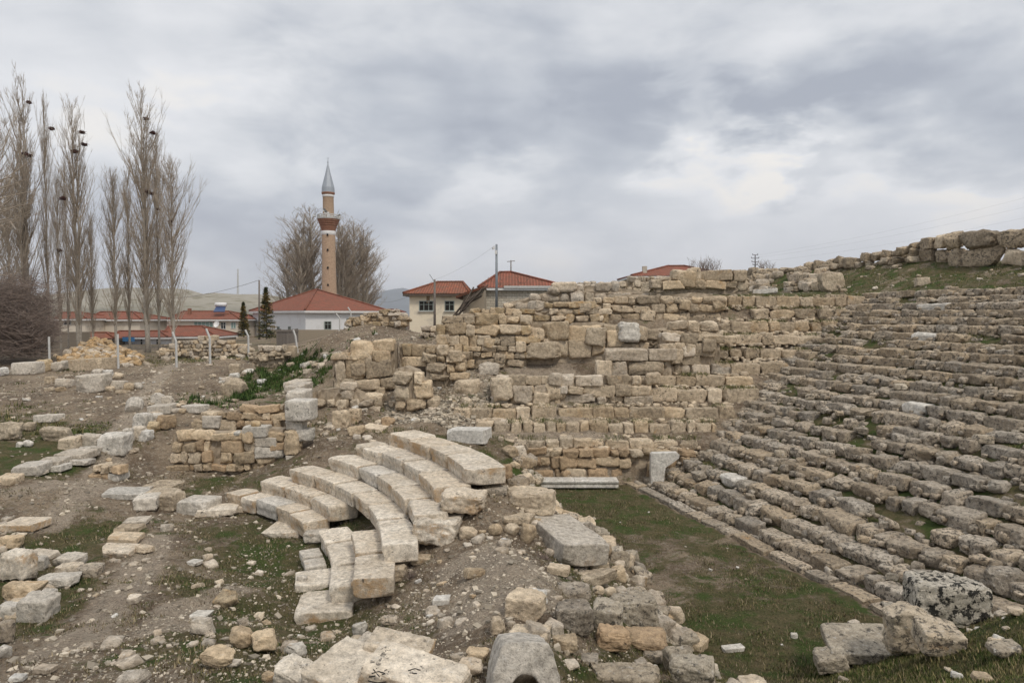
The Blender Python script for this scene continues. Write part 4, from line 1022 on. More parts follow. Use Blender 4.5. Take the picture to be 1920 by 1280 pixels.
 ((842,1224,872,1254),'worn','grey','grey speckled cobble left of the white hollowed block'),
 ((862,1238,908,1278),'rock','rubble','rough pale stone nearest the right edge of the big slabs'),
 ((872,1212,916,1246),'rock','ochre','tan stone between the big slabs and the white hollowed block'),
 ((844,799,918,834),'dressed','white','white squared block with speckled sides fallen on the end wall steps'),
 ((899,679,934,706),'block','marblegrey','pointed whitish block lying on the earthen ledge'),
 ((848,712,901,745),'rock','buff','large rough buff boulder on the rubble slope'),
 ((623,769,653,804),'block','buff','buff squared boulder at the foot of the ruined fragment, left one'),
 ((650,765,676,796),'block','wallrow','brown squared boulder at the foot of the ruined fragment, right one'),
 ((650,798,680,820),'block','ochre','ochre squared block lying before the two squared boulders'),
 ((712,783,739,801),'rock','rust','orange-brown stone in the gap by the tall corner pier'),
 ((683,737,716,762),'rock','buff','brown boulder bulging from the ruined fragment'),
 ((678,798,722,812),'slab','buff','low flat stones edge behind the topmost curved tier'),
 ((566,991,610,1022),'worn','marblegrey','round grey broken block filling the stair gap of the curved seats'),
 ((557,1078,574,1103),'worn','marblegrey','small grey knob stone at the left foot of the base blocks'),
 ((776,1036,830,1020),'rock','buff','x'),
 ((735,1018,787,1062),'rock','marble','broken wedge-shaped marble lump below the notched end of the third tier'),
 ((690,1062,742,1088),'rock','marble','broken marble end with brown face in the near seat group'),
 ((640,1098,700,1120),'rock','marblegrey','cracked grey marble end stone at the near foot of the seat group'),
 ((1738,1068,1884,1180),'worn','lichen','huge boulder covered in black and white lichen on the right-hand grassy bank'),
 ((1682,1128,1764,1230),'rock','lichen2','dark rough boulder under the left side of the huge lichened boulder'),
 ((1744,1163,1818,1232),'slab','lichen2','smooth pale slab under the huge lichened boulder'),
 ((1580,1172,1697,1244),'slab','lichen2','grey slab with black-speckled top lying toward the grassy floor'),
 ((1536,1213,1602,1266),'worn','lichen2','rounded black-speckled boulder at the lowest end of the right-hand group'),
 ((1660,1133,1694,1157),'worn','lichen','small speckled stone behind the grey slab of the right-hand group'),
 ((1675,1202,1712,1232),'block','buff','cream squared stone leaning between slab and dark boulder'),
 ((1600,1222,1650,1250),'rock','grey','dark stone under the grey slab with black-speckled top'),
 ((1872,1200,1930,1234),'rock','lichen2','grey lichened stone in the grass at the right picture edge'),
 ((1870,1064,1935,1124),'worn','grey','rough grey block at the right picture edge above the grassy bank'),
 ((1898,1138,1925,1156),'worn','buff','small buff stone in the grass below the rough grey edge block'),
 ((1832,1262,1868,1284),'worn','ochre','yellowish stone in the grass at the lower right edge'),
 ((1786,1260,1806,1276),'rock','white','little white stone in the grass left of the yellowish stone'),
 ((1596,1162,1616,1176),'rock','rubble','small pale stone at the end of the paving strip'),
 ((1718,524,1745,537),'worn','buff','buff stone alone on the grassy bank under the skyline wall'),
 ((1538,514,1590,550),'rock','buff','big rough boulder at the left foot of the grassy bank'),
 ((1415,545,1458,553),'slab','white','thin white slab lying on the grassy terrace'),
 ((230,748,266,777),'cobble','marblegrey',''),
 ((415,712,452,745),'block','buff','tilted pale squared block under the eroded earth bank'),
 ((428,684,446,702),'slab','buff','thin pale slab standing in the eroded earth bank'),
 ((540,651,554,680),'dressed','buff','upright buff post stone on the grassy edge by the leaning fence post'),
 ((340,758,376,777),'slab','marblegrey','thin pale slab lying aslant on the slope above the small retaining wall'),
]
for h_ in HS:
    if h_[3] in ('', 'x'): continue
    (u0, v0, u1, v1) = h_[0]; nm = 'flat_stone' if h_[1] == 'slab' else ('boulder' if 'boulder' in h_[3] else ('cobble' if h_[1] == 'cobble' else ('cut_block' if h_[1] in ('block', 'dressed') else 'stone')))
    dr_ = 1.0 if h_[1] in ('slab',) else .8
    yw = ((u0 * 7 + v0 * 3) % 11 - 5) * .05
    bg = (u1 - u0) > 60
    hero(nm, h_[0], h_[1], h_[2], h_[3], {'flat_stone': 'slab', 'boulder': 'boulder', 'cut_block': 'block'}.get(nm, 'stone'), dr=dr_, yaw=yw, n=24 if bg else 13, tilt=(rnd.uniform(-.08, .08), rnd.uniform(-.08, .08)), rough=.75 if bg else .9)

# the huge slab leaning toward the floor
def slabhero(name, box, size, yaw, tilt, mname, label, kind='slab', n=24, z=None, cat='slab', rough=1.0, seed=1):
    g = hit((box[0] + box[2]) / 2, (box[1] + box[3]) / 2) if z is None else Vector(atz((box[0] + box[2]) / 2, (box[1] + box[3]) / 2, z))
    X, Q = stone(size, seed, kind, n, rough); o = link(name, newmesh(name, X, Q, M[mname]), None, tuple(g), (tilt[0], tilt[1], yaw))
    return tag(o, label, cat)
slabhero('stone_block', (1001, 960, 1122, 1059), (1.15, 1.95, .50), R(22), (R(3), R(5)), 'marblegrey', 'huge pale rectangular slab lying on the mound beside the grassy floor', 'dressed', 24, 1.35, seed=71, rough=1.5)
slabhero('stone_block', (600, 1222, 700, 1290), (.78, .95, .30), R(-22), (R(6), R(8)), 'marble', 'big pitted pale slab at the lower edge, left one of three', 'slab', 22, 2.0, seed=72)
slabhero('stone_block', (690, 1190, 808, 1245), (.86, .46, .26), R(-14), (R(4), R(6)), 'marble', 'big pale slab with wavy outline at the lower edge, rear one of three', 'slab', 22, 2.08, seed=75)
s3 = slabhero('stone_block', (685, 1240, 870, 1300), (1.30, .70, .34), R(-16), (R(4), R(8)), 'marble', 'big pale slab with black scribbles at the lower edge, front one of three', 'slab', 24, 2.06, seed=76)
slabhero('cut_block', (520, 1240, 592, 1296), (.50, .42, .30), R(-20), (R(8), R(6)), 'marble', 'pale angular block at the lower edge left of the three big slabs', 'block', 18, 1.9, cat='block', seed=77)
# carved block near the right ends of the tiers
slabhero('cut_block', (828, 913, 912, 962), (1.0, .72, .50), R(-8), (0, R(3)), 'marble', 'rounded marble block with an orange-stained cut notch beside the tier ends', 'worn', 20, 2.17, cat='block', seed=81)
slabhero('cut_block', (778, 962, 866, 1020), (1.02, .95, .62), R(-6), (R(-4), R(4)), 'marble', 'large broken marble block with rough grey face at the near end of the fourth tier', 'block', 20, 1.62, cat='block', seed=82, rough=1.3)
# white hollowed block (a stone seat end with an arched recess)
g = Vector(atz(980, 1240, 2.36))
mb = MB(); K = 18; wT, wB = .36, .46; hH = .62
def arch(t):   # recess outline in the front face
    return (-.27 + .54 * t, -.40 + .31 * sin(pi * t) ** .6)
outer = [(-wB, -.45), (-wB * .98, -.1), (-wT * 1.02, .2), (-wT * .85, .30), (0, .33), (wT * .85, .29), (wT * 1.02, .18), (wB * 1.02, -.12), (wB * 1.08, -.45)]
inner = [(.27, -.45)] + [arch(1 - k / 12) for k in range(13)] + [(-.27, -.45)]
ring = outer + inner; y0, y1_ = -.36, .42
from mathutils.geometry import tessellate_polygon
tri = tessellate_polygon([[Vector((a, b, 0)) for a, b in ring]])
for y, fl in ((y0, 1), (y1_, 0)):
    for t in tri:
        pts = [(ring[k][0], y + (.10 * ring[k][1] if y < 0 else 0), ring[k][1]) for k in t]; mb.poly(pts if fl else pts[::-1])
for q in range(len(ring)):
    a, b = ring[q], ring[(q + 1) % len(ring)]
    mb.quad((a[0], y0 + .10 * a[1], a[1]), (a[0], y1_, a[1]), (b[0], y1_, b[1]), (b[0], y0 + .10 * b[1], b[1]))
hb = mb.build('hollowed_block', M['marblegrey'], None, True, tuple(g))
hb.rotation_euler = (R(-16), R(4), R(6)); hb.scale = (.86, .86, .86)
rm = hb.modifiers.new('remesh', 'REMESH'); rm.mode = 'VOXEL'; rm.voxel_size = .022; rm.use_smooth_shade = True
tx = bpy.data.textures.new('wear', 'CLOUDS'); tx.noise_scale = .22; tx.noise_depth = 4
sm = hb.modifiers.new('smooth', 'SMOOTH'); sm.iterations = 6; sm.factor = .8
dm = hb.modifiers.new('displace', 'DISPLACE'); dm.texture = tx; dm.strength = .06; dm.mid_level = .5; dm.texture_coords = 'GLOBAL'
tag(hb, 'white hollowed block with an arched recess in front, standing at the lower picture edge', 'block')
X, Q = stone((.9, .7, .34), 991, 'rock', 14); tag(link('boulder', newmesh('boulder', X, Q, M['ochre']), None, (g.x + .02, g.y + .1, g.z - .5)), 'ochre rock supporting the white hollowed block', 'boulder')

# fluted column drum
fc = hit(248, 772); mb = MB(); K = 40
prof = []
for j in range(K * 2):
    prof.append(.36 * (1 - .07 * (abs(sin(j / (K * 2) * pi * 14)) ** .5)))
for t0, t1 in ((-.3, .3),):
    n0 = len(mb.V)
    for t, s in ((-.32, .90), (-.30, 1), (.24, 1), (.30, .9)):
        for j, r in enumerate(prof):
            q = 2 * pi * j / len(prof); mb.V.append((r * s * cos(q), t, r * s * sin(q)))
    L = len(prof)
    for a in range(3):
        for j in range(L):
            mb.Fc.append([n0 + a * L + j, n0 + (a + 1) * L + j, n0 + (a + 1) * L + (j + 1) % L, n0 + a * L + (j + 1) % L]); mb.UV += [(0, 0)] * 4
    for a, fl in ((0, 1), (3, 0)):
        f = [n0 + a * L + j for j in range(L)]; mb.Fc.append(f if fl else f[::-1]); mb.UV += [(0, 0)] * L
cdm = mb.build('column_drum', M['marblegrey'], None, True, (fc.x, fc.y + .2, fc.z + .22)); cdm.rotation_euler = (R(38), R(10), R(28))
tag(cdm, 'fluted column drum lying tilted on the bare slope above the stacked blocks', 'column drum')

# ------------------------------------------------------------------ small retaining wall on the left with its marble pier
rubble_wall('retaining_wall', 'low ochre stone retaining wall facing the curved seats, front and lower of two', 25.0,
            [(322, 812), (345, 806), (400, 808), (455, 806), (500, 800), (534, 802)], 884, 17, 24, ('ochre', 'ochre', 'rust', 'buff'), ('block', 'worn'), 41, core='core', depth=.55)
rubble_wall('retaining_wall', 'upper set-back ochre stone wall behind the front retaining wall', 26.6,
            [(372, 782), (410, 772), (440, 766), (500, 758), (534, 756)], 806, 17, 24, ('ochre', 'rust', 'buff'), ('block', 'worn'), 42, core='core', depth=.55)
def blk(u0, v0, u1, v1, y, mname, label, kind='dressed', depth=.6, yaw=0, name='cut_block', group=None):
    a = aty((u0 + u1) / 2, (v0 + v1) / 2, y); wd, hg = (u1 - u0) * y / F, (v1 - v0) * y / F
    X, Q = stone((wd, depth, hg), int(u0 * 3 + v0), kind, 12); o = link(name, newmesh(name, X, Q, M[mname]), None, (a[0], y + depth / 2, a[2]), (rnd.uniform(-.02, .02), rnd.uniform(-.02, .02), yaw)); return tag(o, label, 'block', group)
blk(475, 836, 532, 861, 24.9, 'marblegrey', 'long smooth grey block at the right bottom of the front retaining wall', 'worn')
blk(477, 820, 518, 837, 24.9, 'marblegrey', 'grey rectangular block above the long smooth grey block')
blk(454, 800, 500, 820, 24.85, 'marblegrey', 'pale trapezoid block with an orange cobble on top in the retaining wall')
blk(378, 780, 412, 803, 26.4, 'marblegrey', 'square grey block at the left end of the upper retaining wall')
blk(468, 790, 486, 802, 24.9, 'orange', 'orange cobble resting on the pale trapezoid block', 'cobble', .3, name='cobble')
blk(436, 808, 450, 818, 24.9, 'white', 'small white cobble on top of the front retaining wall', 'cobble', .3, name='cobble')
pg = 'marble blocks of the pier beside the retaining wall'
for (u0, v0, u1, v1, y, mn, kd, dp, lb) in [(533, 752, 581, 791, 24.6, 'marblegrey', 'dressed', 1.1, 'big projecting pale block at the top front of the marble pier'),
        (534, 789, 568, 808, 24.9, 'marblegrey', 'block', .6, 'pale block under the big projecting block of the marble pier'),
        (550, 803, 587, 830, 24.8, 'marblegrey', 'worn', .6, 'rounded grey block sticking out right of the marble pier'),
        (531, 806, 557, 857, 24.6, 'ochre', 'worn', .5, 'tall rough ochre stone at the foot of the marble pier'),
        (534, 855, 560, 884, 24.6, 'marblegrey', 'block', .5, 'pale block at the very foot of the marble pier'),
        (551, 826, 566, 842, 24.9, 'ochre', 'rock', .4, 'small ochre stone under the rounded grey block'),
        (534, 733, 568, 764, 26.2, 'marblegrey', 'slab', 1.4, 'pale slab just behind the big projecting block of the pier line'),
        (533, 722, 566, 742, 28.0, 'marblegrey', 'slab', 1.6, 'pale slab in the middle of the receding pier line'),
        (533, 716, 563, 730, 29.8, 'marblegrey', 'slab', 1.6, 'farthest pale slab of the receding pier line')]:
    blk(u0, v0, u1, v1, y, mn, lb, kd, dp, 0)
# broken wall stub
rubble_wall('wall_stub', 'small broken stub of rusty stones below the grassy ledge', 22.6, [(172, 882), (190, 874), (214, 870), (228, 876)], 914, 14, 17, ('rust', 'buff', 'marblegrey'), ('rock', 'block'), 43, core='core', depth=.5, cat='wall stub')

# ------------------------------------------------------------------ ruined fragment left of the end wall
rubble_wall('ruined_fragment', 'tall ruined wall fragment with a dark hole, left of the soil slope', 30.5,
            [(621, 668), (650, 652), (668, 640), (700, 636), (738, 640), (744, 642)], 748, 24, 30, ('buff', 'ochre', 'ochre', 'wallrow'), ('block', 'worn'), 51, core='core', depth=.7)
rubble_wall('corner_pier', 'tall narrow corner pier of eroded ochre masonry beside the rubble slope', 28.3,
            [(738, 690), (760, 684), (782, 692), (800, 720), (815, 760)], 802, 26, 32, ('ochre', 'buff'), ('worn', 'rock'), 52, core='core', depth=1.0, cat='pier')
rubble_wall('ruined_wall', 'orange-stained block stack on the right end of the tall ruined fragment', 31.0,
            [(746, 640), (780, 640), (783, 650)], 690, 20, 30, ('ochre', 'orange'), ('block',), 53, core='core')
rubble_wall('low_wall', 'low crumbling wall of pale stones sloping down left of the corner pier', 29.2,
            [(566, 742), (600, 728), (650, 722), (700, 745), (735, 770)], 786, 18, 24, ('buff', 'rubble', 'ochre'), ('worn', 'rock'), 54, core='core', depth=.7)
rubble_wall('low_wall', 'small orange-stained steps of stone on the earthen ledge by the pier', 30.6,
            [(796, 640), (818, 645), (850, 662), (868, 690)], 712, 18, 24, ('ochre', 'buff'), ('worn',), 55, core='core', depth=.7)
rubble_wall('low_wall', 'row of ochre stones edging the bare soil mound before the cream house', 47,
            [(646, 606), (668, 592), (700, 584), (735, 580), (762, 586)], 612, 8, 14, ('orange', 'ochre', 'rubble'), ('worn',), 56, core='core', depth=.8)
rubble_wall('low_wall', 'low dry-stone wall of pale rounded stones on the edge of the eroded bank', 45,
            [(464, 662), (478, 655), (510, 650), (536, 652)], 674, 9, 12, ('buff', 'rubble'), ('cobble', 'worn'), 57, core='core', depth=.6)
rubble_wall('low_wall', 'crumbling pale wall of an abandoned yard before the small red roof', 52,
            [(296, 655), (340, 640), (362, 634), (400, 632), (425, 638), (455, 646), (470, 652)], 668, 8, 10, ('rubble', 'ochre', 'buff'), ('worn',), 58, core='core', depth=.6)
rubble_wall('low_wall', 'ochre stone wall at the foot of the cream house by the rubble slope', 38,
            [(786, 624), (800, 612), (826, 604)], 640, 10, 14, ('rubble', 'buff'), ('worn',), 59, core='core', depth=.6)
# big blocks on the ledge of the end wall
blk(919, 708, 962, 756, 28.7, 'buff', 'tall smooth buff slab set upright, left of the plastered pair', 'worn')
blk(960, 722, 998, 760, 28.7, 'rubble', 'smooth plastered-looking block right of the tall buff slab', 'worn')
blk(1238, 657, 1281, 682, 30.6, 'buff', 'squared buff block jutting out above the recess of the end wall', 'block', 1.0)
blk(985, 642, 1052, 672, 31.2, 'buff', 'very large rounded boulder lying in the upper ruined wall', 'worn', .9, name='boulder')
blk(1164, 604, 1200, 642, 31.3, 'white', 'whitish pear-shaped boulder at the right end of the very large blocks', 'worn', .8, name='boulder')

# ------------------------------------------------------------------ rubble heap behind the fence
hp = [(u, v) for u in range(0)]
for i in range(400):
    t = rnd.random(); u = 186 + rnd.gauss(0, 38); top = 634 + abs(u - 186) * .42
    if u < 105 or u > 275 or top > 684 or len(hp) >= 290: continue
    hp.append(u)
    v = rnd.uniform(top, 690 if u < 240 else 684); f = (v - 634) / 56; Y = 52 - f * 7.5
    p = aty(u, v, Y); q = rnd.uniform(.24, .52)
    tag(put_stone('heap_stone', None, (p[0], p[1] - .15, p[2] + q * .08), (q * 1.1, q, q * .85), (rnd.uniform(-.5, .5), rnd.uniform(-.5, .5), rnd.uniform(0, 6)), rnd.choice(('rock', 'worn')), mn_ := rnd.choice(('heap', 'heap', 'heap', 'ochre', 'rubble'))), ('large ' if q > .5 else 'small ') + {'heap': 'orange-lichened', 'ochre': 'ochre', 'rubble': 'pale'}[mn_] + (' stone high on' if v < 655 else ' stone low on') + (' the left flank of' if u < 165 else (' the right flank of' if u > 210 else ' the middle of')) + ' the rubble heap behind the fence posts' if True else ' of the rubble heap behind the fence posts', 'stone', 'stones of the orange rubble heap')
mb = MB(); n = 14; hv = []
for i in range(n + 1):
    for j in range(7):
        u = 100 + 185 * i / n; top = 636 + abs(u - 186) * .42; f = j / 6; v = top + 3 + (694 - top) * f if top < 690 else 694; Y = 52 - (v - 634) / 56 * 7.5; p = aty(u, v, Y); hv.append((p[0], p[1] + .35, p[2] - .15))
for i in range(n):
    for j in range(6):
        a = i * 7 + j; mb.quad(hv[a], hv[a + 1], hv[a + 8], hv[a + 7])
tag(mb.build('soil', M['core'], None, True), kind='structure')
for i in range(60):   # scattered yard stones behind the fence
    u = rnd.uniform(300, 470); v = rnd.uniform(648, 676); g = hit(u, v); q = rnd.uniform(.2, .45)
    tag(put_stone('yard_stone', None, (g.x, g.y, g.z + q * .2), (q * 1.3, q, q * .7), rnd.uniform(0, 6), 'rock', rnd.choice(('orange', 'rubble', 'buff', 'rubble'))), 'small stone strewn in the abandoned yard behind the bent fence posts', 'stone', 'stones strewn in the abandoned yard')
# ------------------------------------------------------------------ village
def hip_roof(root, x0, x1, y0, y1, z, h, rx0, rx1, ry, mname, over=.45, thick=.14, name='roof'):
    """hipped roof over a plan box; ridge from rx0 to rx1 at depth ry"""
    X0, X1, Y0, Y1 = x0 - over, x1 + over, y0 - over, y1 + over
    a, b, c, d = (X0, Y0, z), (X1, Y0, z), (X1, Y1, z), (X0, Y1, z); e, f = (rx0, ry, z + h), (rx1, ry, z + h)
    mb = MB()
    def face(pts):
        p0 = Vector(pts[0]); ax = (Vector(pts[1]) - p0).normalized(); n = ax.cross(Vector(pts[2]) - p0).normalized(); ay = n.cross(ax)
        mb.poly(pts, uv=[((Vector(p) - p0).dot(ax), (Vector(p) - p0).dot(ay)) for p in pts])
    face([a, b, f, e] if rx1 - rx0 > .01 else [a, b, e]); face([b, c, f]); face([c, d, e, f] if rx1 - rx0 > .01 else [c, d, e]); face([d, a, e])
    o = mb.build(name, M[mname], root)
    s = o.modifiers.new('solid', 'SOLIDIFY'); s.thickness = thick; s.offset = -1
    rb = MB()
    for p, q in ((a, e), (b, f), (c, f), (d, e)) + (((e, f),) if rx1 - rx0 > .01 else ()):
        rb.tube([Vector(p) + Vector((0, 0, .04)), Vector(q) + Vector((0, 0, .06))], .10, 6)
    r = rb.build('ridge_tiles', M[mname], o, True)
    fb = MB(); 
    for p, q in ((a, b), (b, c), (c, d), (d, a)):
        p, q = Vector(p), Vector(q); mm = (p + q) / 2; dd = q - p; fb.obox(mm - Vector((0, 0, .16)), (dd.length, .06, .18), atan2(dd.y, dd.x))
    fb.build('fascia', M['wood'] if 'old' in mname else M['framewhite'], o)
    return o
def window(root, xc, z, w_, h, yface, frame='frame', pane='glass', bars=2, sill=True, depth=.06):
    mb = MB(); t = .06; mb.box(xc - w_ / 2, xc - w_ / 2 + t, yface - depth, yface + .04, z, z + h); mb.box(xc + w_ / 2 - t, xc + w_ / 2, yface - depth, yface + .04, z, z + h)
    mb.box(xc - w_ / 2 + t, xc + w_ / 2 - t, yface - depth, yface + .04, z, z + t); mb.box(xc - w_ / 2 + t, xc + w_ / 2 - t, yface - depth, yface + .04, z + h - t, z + h)
    for k in range(1, bars): x = xc - w_ / 2 + w_ * k / bars; mb.box(x - .025, x + .025, yface - depth + .012, yface + .03, z + t, z + h - t)
    mb.box(xc - w_ / 2 + t, xc + w_ / 2 - t, yface - depth + .02, yface + .03, z + h * .62, z + h * .62 + .04)
    f = mb.build('window', M[frame], root)
    MB().box(xc - w_ / 2 + t, xc + w_ / 2 - t, yface - .02, yface + .02, z + t, z + h - t).build('pane', M[pane], f)
    if sill: MB().box(xc - w_ / 2 - .08, xc + w_ / 2 + .08, yface - .16, yface + .03, z - .07, z).build('sill', M['concrete'], f)
    return f
U = lambda u, Y: (u - 960) / F * Y
Z = lambda v, Y: CH + (590 - v) / F * Y      # good enough for small pitch
def Zv(u, v, Y): return float(aty(u, v, Y)[2])

# mosque: plan turned so that one corner faces us
mq = empty('mosque', (U(574, 84), 84, 3.3), 'white village mosque with a low red tiled hipped roof and a corner toward the theatre', 'mosque')
c0 = Vector((U(573, 84), 84, 0)); cR = Vector((U(722, 94), 94, 0)); cL = Vector((U(474, 99), 99, 0)); cB = cR + cL - c0
ze = Zv(573, 581, 84)
mb = MB()
def uvwall(a, b, z0, z1): 
    L = (b - a).length; mb.quad((a.x, a.y, z0), (b.x, b.y, z0), (b.x, b.y, z1), (a.x, a.y, z1), uv=[(0, z0), (L, z0), (L, z1), (0, z1)])
for a, b in ((c0, cR), (cR, cB), (cB, cL), (cL, c0)): uvwall(a, b, 2.6, ze)
hold(mb.build('wall', M['whitewash']), mq)
ctr = (c0 + cB) / 2; apex = Vector((ctr.x, ctr.y, Zv(607, 543, ctr.y)))
mb = MB(); cs = [c0, cR, cB, cL]; ov = [ctr + (c - ctr) * 1.055 for c in cs]
for i in range(4):
    a, b = ov[i], ov[(i + 1) % 4]; a = Vector((a.x, a.y, ze - .05)); b = Vector((b.x, b.y, ze - .05))
    ax = (b - a).normalized(); n = ax.cross(apex - a).normalized(); ay = n.cross(ax)
    mb.poly([tuple(a), tuple(b), tuple(apex)], uv=[((p - a).dot(ax), (p - a).dot(ay)) for p in (a, b, apex)])
rf = mb.build('roof', M['tile']); s = rf.modifiers.new('solid', 'SOLIDIFY'); s.thickness = .16; s.offset = -1; hold(rf, mq)
rb = MB()
for c in ov: rb.tube([(c.x, c.y, ze), tuple(apex + Vector((0, 0, .05)))], .13, 6)
r = rb.build('ridge_tiles', M['tile'], rf, True)
fb = MB()
for i in range(4):
    a, b = ov[i], ov[(i + 1) % 4]; d = b - a; fb.obox(((a.x + b.x) / 2, (a.y + b.y) / 2, ze - .22), (d.length, .08, .26), atan2(d.y, d.x))
fb.build('fascia', M['framewhite'], rf)
dR = (cR - c0).normalized(); dL = (cL - c0).normalized()
def wallwin(base, dirv, s, zc, w_, h, pane='dark', frame='frame'):
    p = base + dirv * s; yaw = atan2(dirv.y, dirv.x); nrmv = Vector((-dirv.y, dirv.x, 0)); nrmv = -nrmv if nrmv.y > 0 else nrmv
    m1 = MB(); t = .08
    for (cx, cz, sx, sz) in ((-w_ / 2, 0, t, h), (w_ / 2, 0, t, h), (0, h / 2, w_ - t, t), (0, -h / 2, w_ - t, t), (0, 0, .05, h - t), (0, h * .15, w_ - t, .05)):
        q = p + dirv * cx + nrmv * .05; m1.obox((q.x, q.y, zc + cz), (sx, .08 if sz > .06 and sx > .06 else .06, sz), yaw)
    f = m1.build('window', M[frame]); hold(f, mq)
    m2 = MB(); q = p + nrmv * .02; m2.obox((q.x, q.y, zc), (w_ - t, .05, h - t), yaw); pn = m2.build('pane', M[pane]); pn.parent = f; pn.matrix_parent_inverse = f.matrix_world.inverted() if False else Matrix.Translation(-Vector(mq.location)).inverted() @ Matrix.Identity(4)
    pn.matrix_parent_inverse = Matrix.Identity(4)
    return f
wallwin(c0, dR, (U(614, 86.5) - c0.x) / dR.x, Zv(614, 610, 86.5), 1.0, 1.0)
wallwin(c0, dL, (U(548, 89) - c0.x) / dL.x, Zv(548, 617, 89), .75, .7)
wallwin(c0, dL, (U(527, 92) - c0.x) / dL.x, Zv(527, 617, 92), .75, .7)
wallwin(c0, dR, (U(655, 89) - c0.x) / dR.x, Zv(655, 604, 89), 1.0, 1.0)

# minaret
YM = 100.0; s_m = YM / F; mx_, zb = U(618, YM), 3.2
mi = empty('minaret', (mx_, YM, zb), 'tall tan brick minaret with a balcony and pointed grey lead cap', 'minaret')
zz = lambda v: Zv(618, v, YM) - zb
MB().lathe([(1.08, 0), (1.06, zz(548)), (.98, zz(505)), (.95, zz(441))], 28).build('shaft', M['brick'], mi, True)
MB().lathe([(.96, zz(441)), (1.02, zz(439.5)), (1.02, zz(435.5)), (.98, zz(433.5))], 28).build('white_band', M['whitepaint'], mi, True)
o = MB().lathe([(.98, zz(433.5)), (1.04, zz(430)), (1.12, zz(427)), (1.15, zz(424)), (1.25, zz(423)), (1.27, zz(420)), (1.38, zz(419)), (1.42, zz(416)), (1.52, zz(415)), (1.55, zz(412)), (1.58, zz(411))], 28).build('corbel', M['brickdark'], mi)
bal = MB().lathe([(.7, zz(411.5)), (1.62, zz(411.5)), (1.64, zz(410)), (.7, zz(409.6))], 28).build('balcony', M['concrete'], mi)
mb = MB()
for k in range(16):
    a = 2 * pi * k / 16; mb.obox((1.54 * cos(a), 1.54 * sin(a), (zz(410) + zz(404.5)) / 2), (.09, .16 if k % 2 else .10, zz(404.5) - zz(410)), a)
    if k % 2: a2 = a + pi / 16; mb.obox((1.52 * cos(a2), 1.52 * sin(a2), (zz(410) + zz(405)) / 2), (.05, .42, (zz(405) - zz(410)) * .7), a2)
mb.lathe([(1.48, zz(404.6)), (1.60, zz(404.6)), (1.60, zz(403)), (1.48, zz(403)), (1.48, zz(404.6))], 28)
mb.build('railing', M['concrete'], bal)
MB().lathe([(.80, zz(410)), (.77, zz(369)), (.80, zz(368))], 24).build('upper_shaft', M['brick'], mi, True)
MB().lathe([(.80, zz(370)), (.84, zz(369.5)), (.84, zz(366)), (.80, zz(365.5))], 24).build('white_band', M['whitepaint'], mi, True)
MB().lathe([(.80, zz(366)), (.93, zz(364)), (.95, zz(361.5)), (.84, zz(360))], 24).build('cornice', M['brickdark'], mi, True)
cap = MB().lathe([(.94, zz(361.5)), (.90, zz(352)), (.64, zz(338)), (.36, zz(324)), (.14, zz(311)), (.05, zz(306)), (.04, zz(303))], 16).build('cap', M['lead'], mi)
fin = MB().lathe([(.03, zz(306)), (.14, zz(304.6)), (.03, zz(303.4)), (.10, zz(302.4)), (.025, zz(301.2)), (.02, zz(297.5)), (0, zz(297.3))], 10)
tpts = [(.13 * cos(t), 0, zz(298.6) + .13 + .16 * sin(t)) for t in [radians_ for radians_ in np.linspace(-pi * 1.25, pi * .25, 12)]]
fin.tube(tpts, .022, 5); fin.build('finial', M['lead'], mi, True)
mb = MB()
for v in (442, 470, 503, 535): MB().box(0, .22, -1.10, -.9, zz(v + 1.6), zz(v - 2.2)).build('slit_window', M['dark'], mi)
d_ = MB(); d_.box(-.02, .32, -.86, -.7, zz(410), zz(399)); d_.build('balcony_door', M['whitepaint'], mi)
for (sx, ang, v) in ((-1.45, 200, 407), (1.65, 330, 406), (.1, 270, 400), (-.35, 260, 396)):
    a = R(ang); r0 = 1.7 if v > 402 else .9
    sp = MB(); sp.tube([(r0 * cos(a), r0 * sin(a), zz(v)), ((r0 + .22) * cos(a), (r0 + .22) * sin(a), zz(v)), ((r0 + .5) * cos(a), (r0 + .5) * sin(a), zz(v))], [.06, .09, .24], 12, False)
    sp.build('loudspeaker', M['concrete'], mi, True)

# cream house
Yc = 62.0
ch = empty('cream_house', (U(815, Yc), Yc, 4), 'two-storey cream plastered house with old red roof and dark broken windows', 'house')
x0, x1 = U(768, Yc), U(872, Yc); z1 = Zv(815, 552, Yc)
MB().box(x0, x1, Yc, Yc + 7, 2.5, z1).build('wall', M['cream'], None); hold(bpy.data.objects['wall.001'] if 'wall.001' in bpy.data.objects else COL.objects[-1], ch)
r = hip_roof(None, x0, x1, Yc, Yc + 7, z1 + .1, Zv(835, 531, Yc + 3.5) - z1, U(822, Yc + 3.5), U(868, Yc + 3.5), Yc + 3.5, 'tileold', .5); hold(r, ch)
for (u0, u1) in ((786, 813), (834, 852)):
    f = window(None, U((u0 + u1) / 2, Yc), Zv(800, 583, Yc), (u1 - u0) / F * Yc, (583 - 564) / F * Yc, Yc, 'frame', 'dark', 3 if u1 - u0 > 20 else 2); hold(f, ch)
mb = MB(); mb.box(x0 - .03, x0 + .5, Yc - .04, Yc - .005, Zv(768, 600, Yc), Zv(768, 571, Yc)); 
hold(MB().box(x0 - .06, x0 + .02, Yc + .6, Yc + 1.5, Zv(768, 588, Yc), Zv(768, 566, Yc)).build('side_window', M['wood']), ch)
hold(MB().box(U(800, Yc), U(806, Yc), Yc - .03, Yc + .02, z1 - .75, z1 + .05).build('soot_patch', M['rust']), ch)

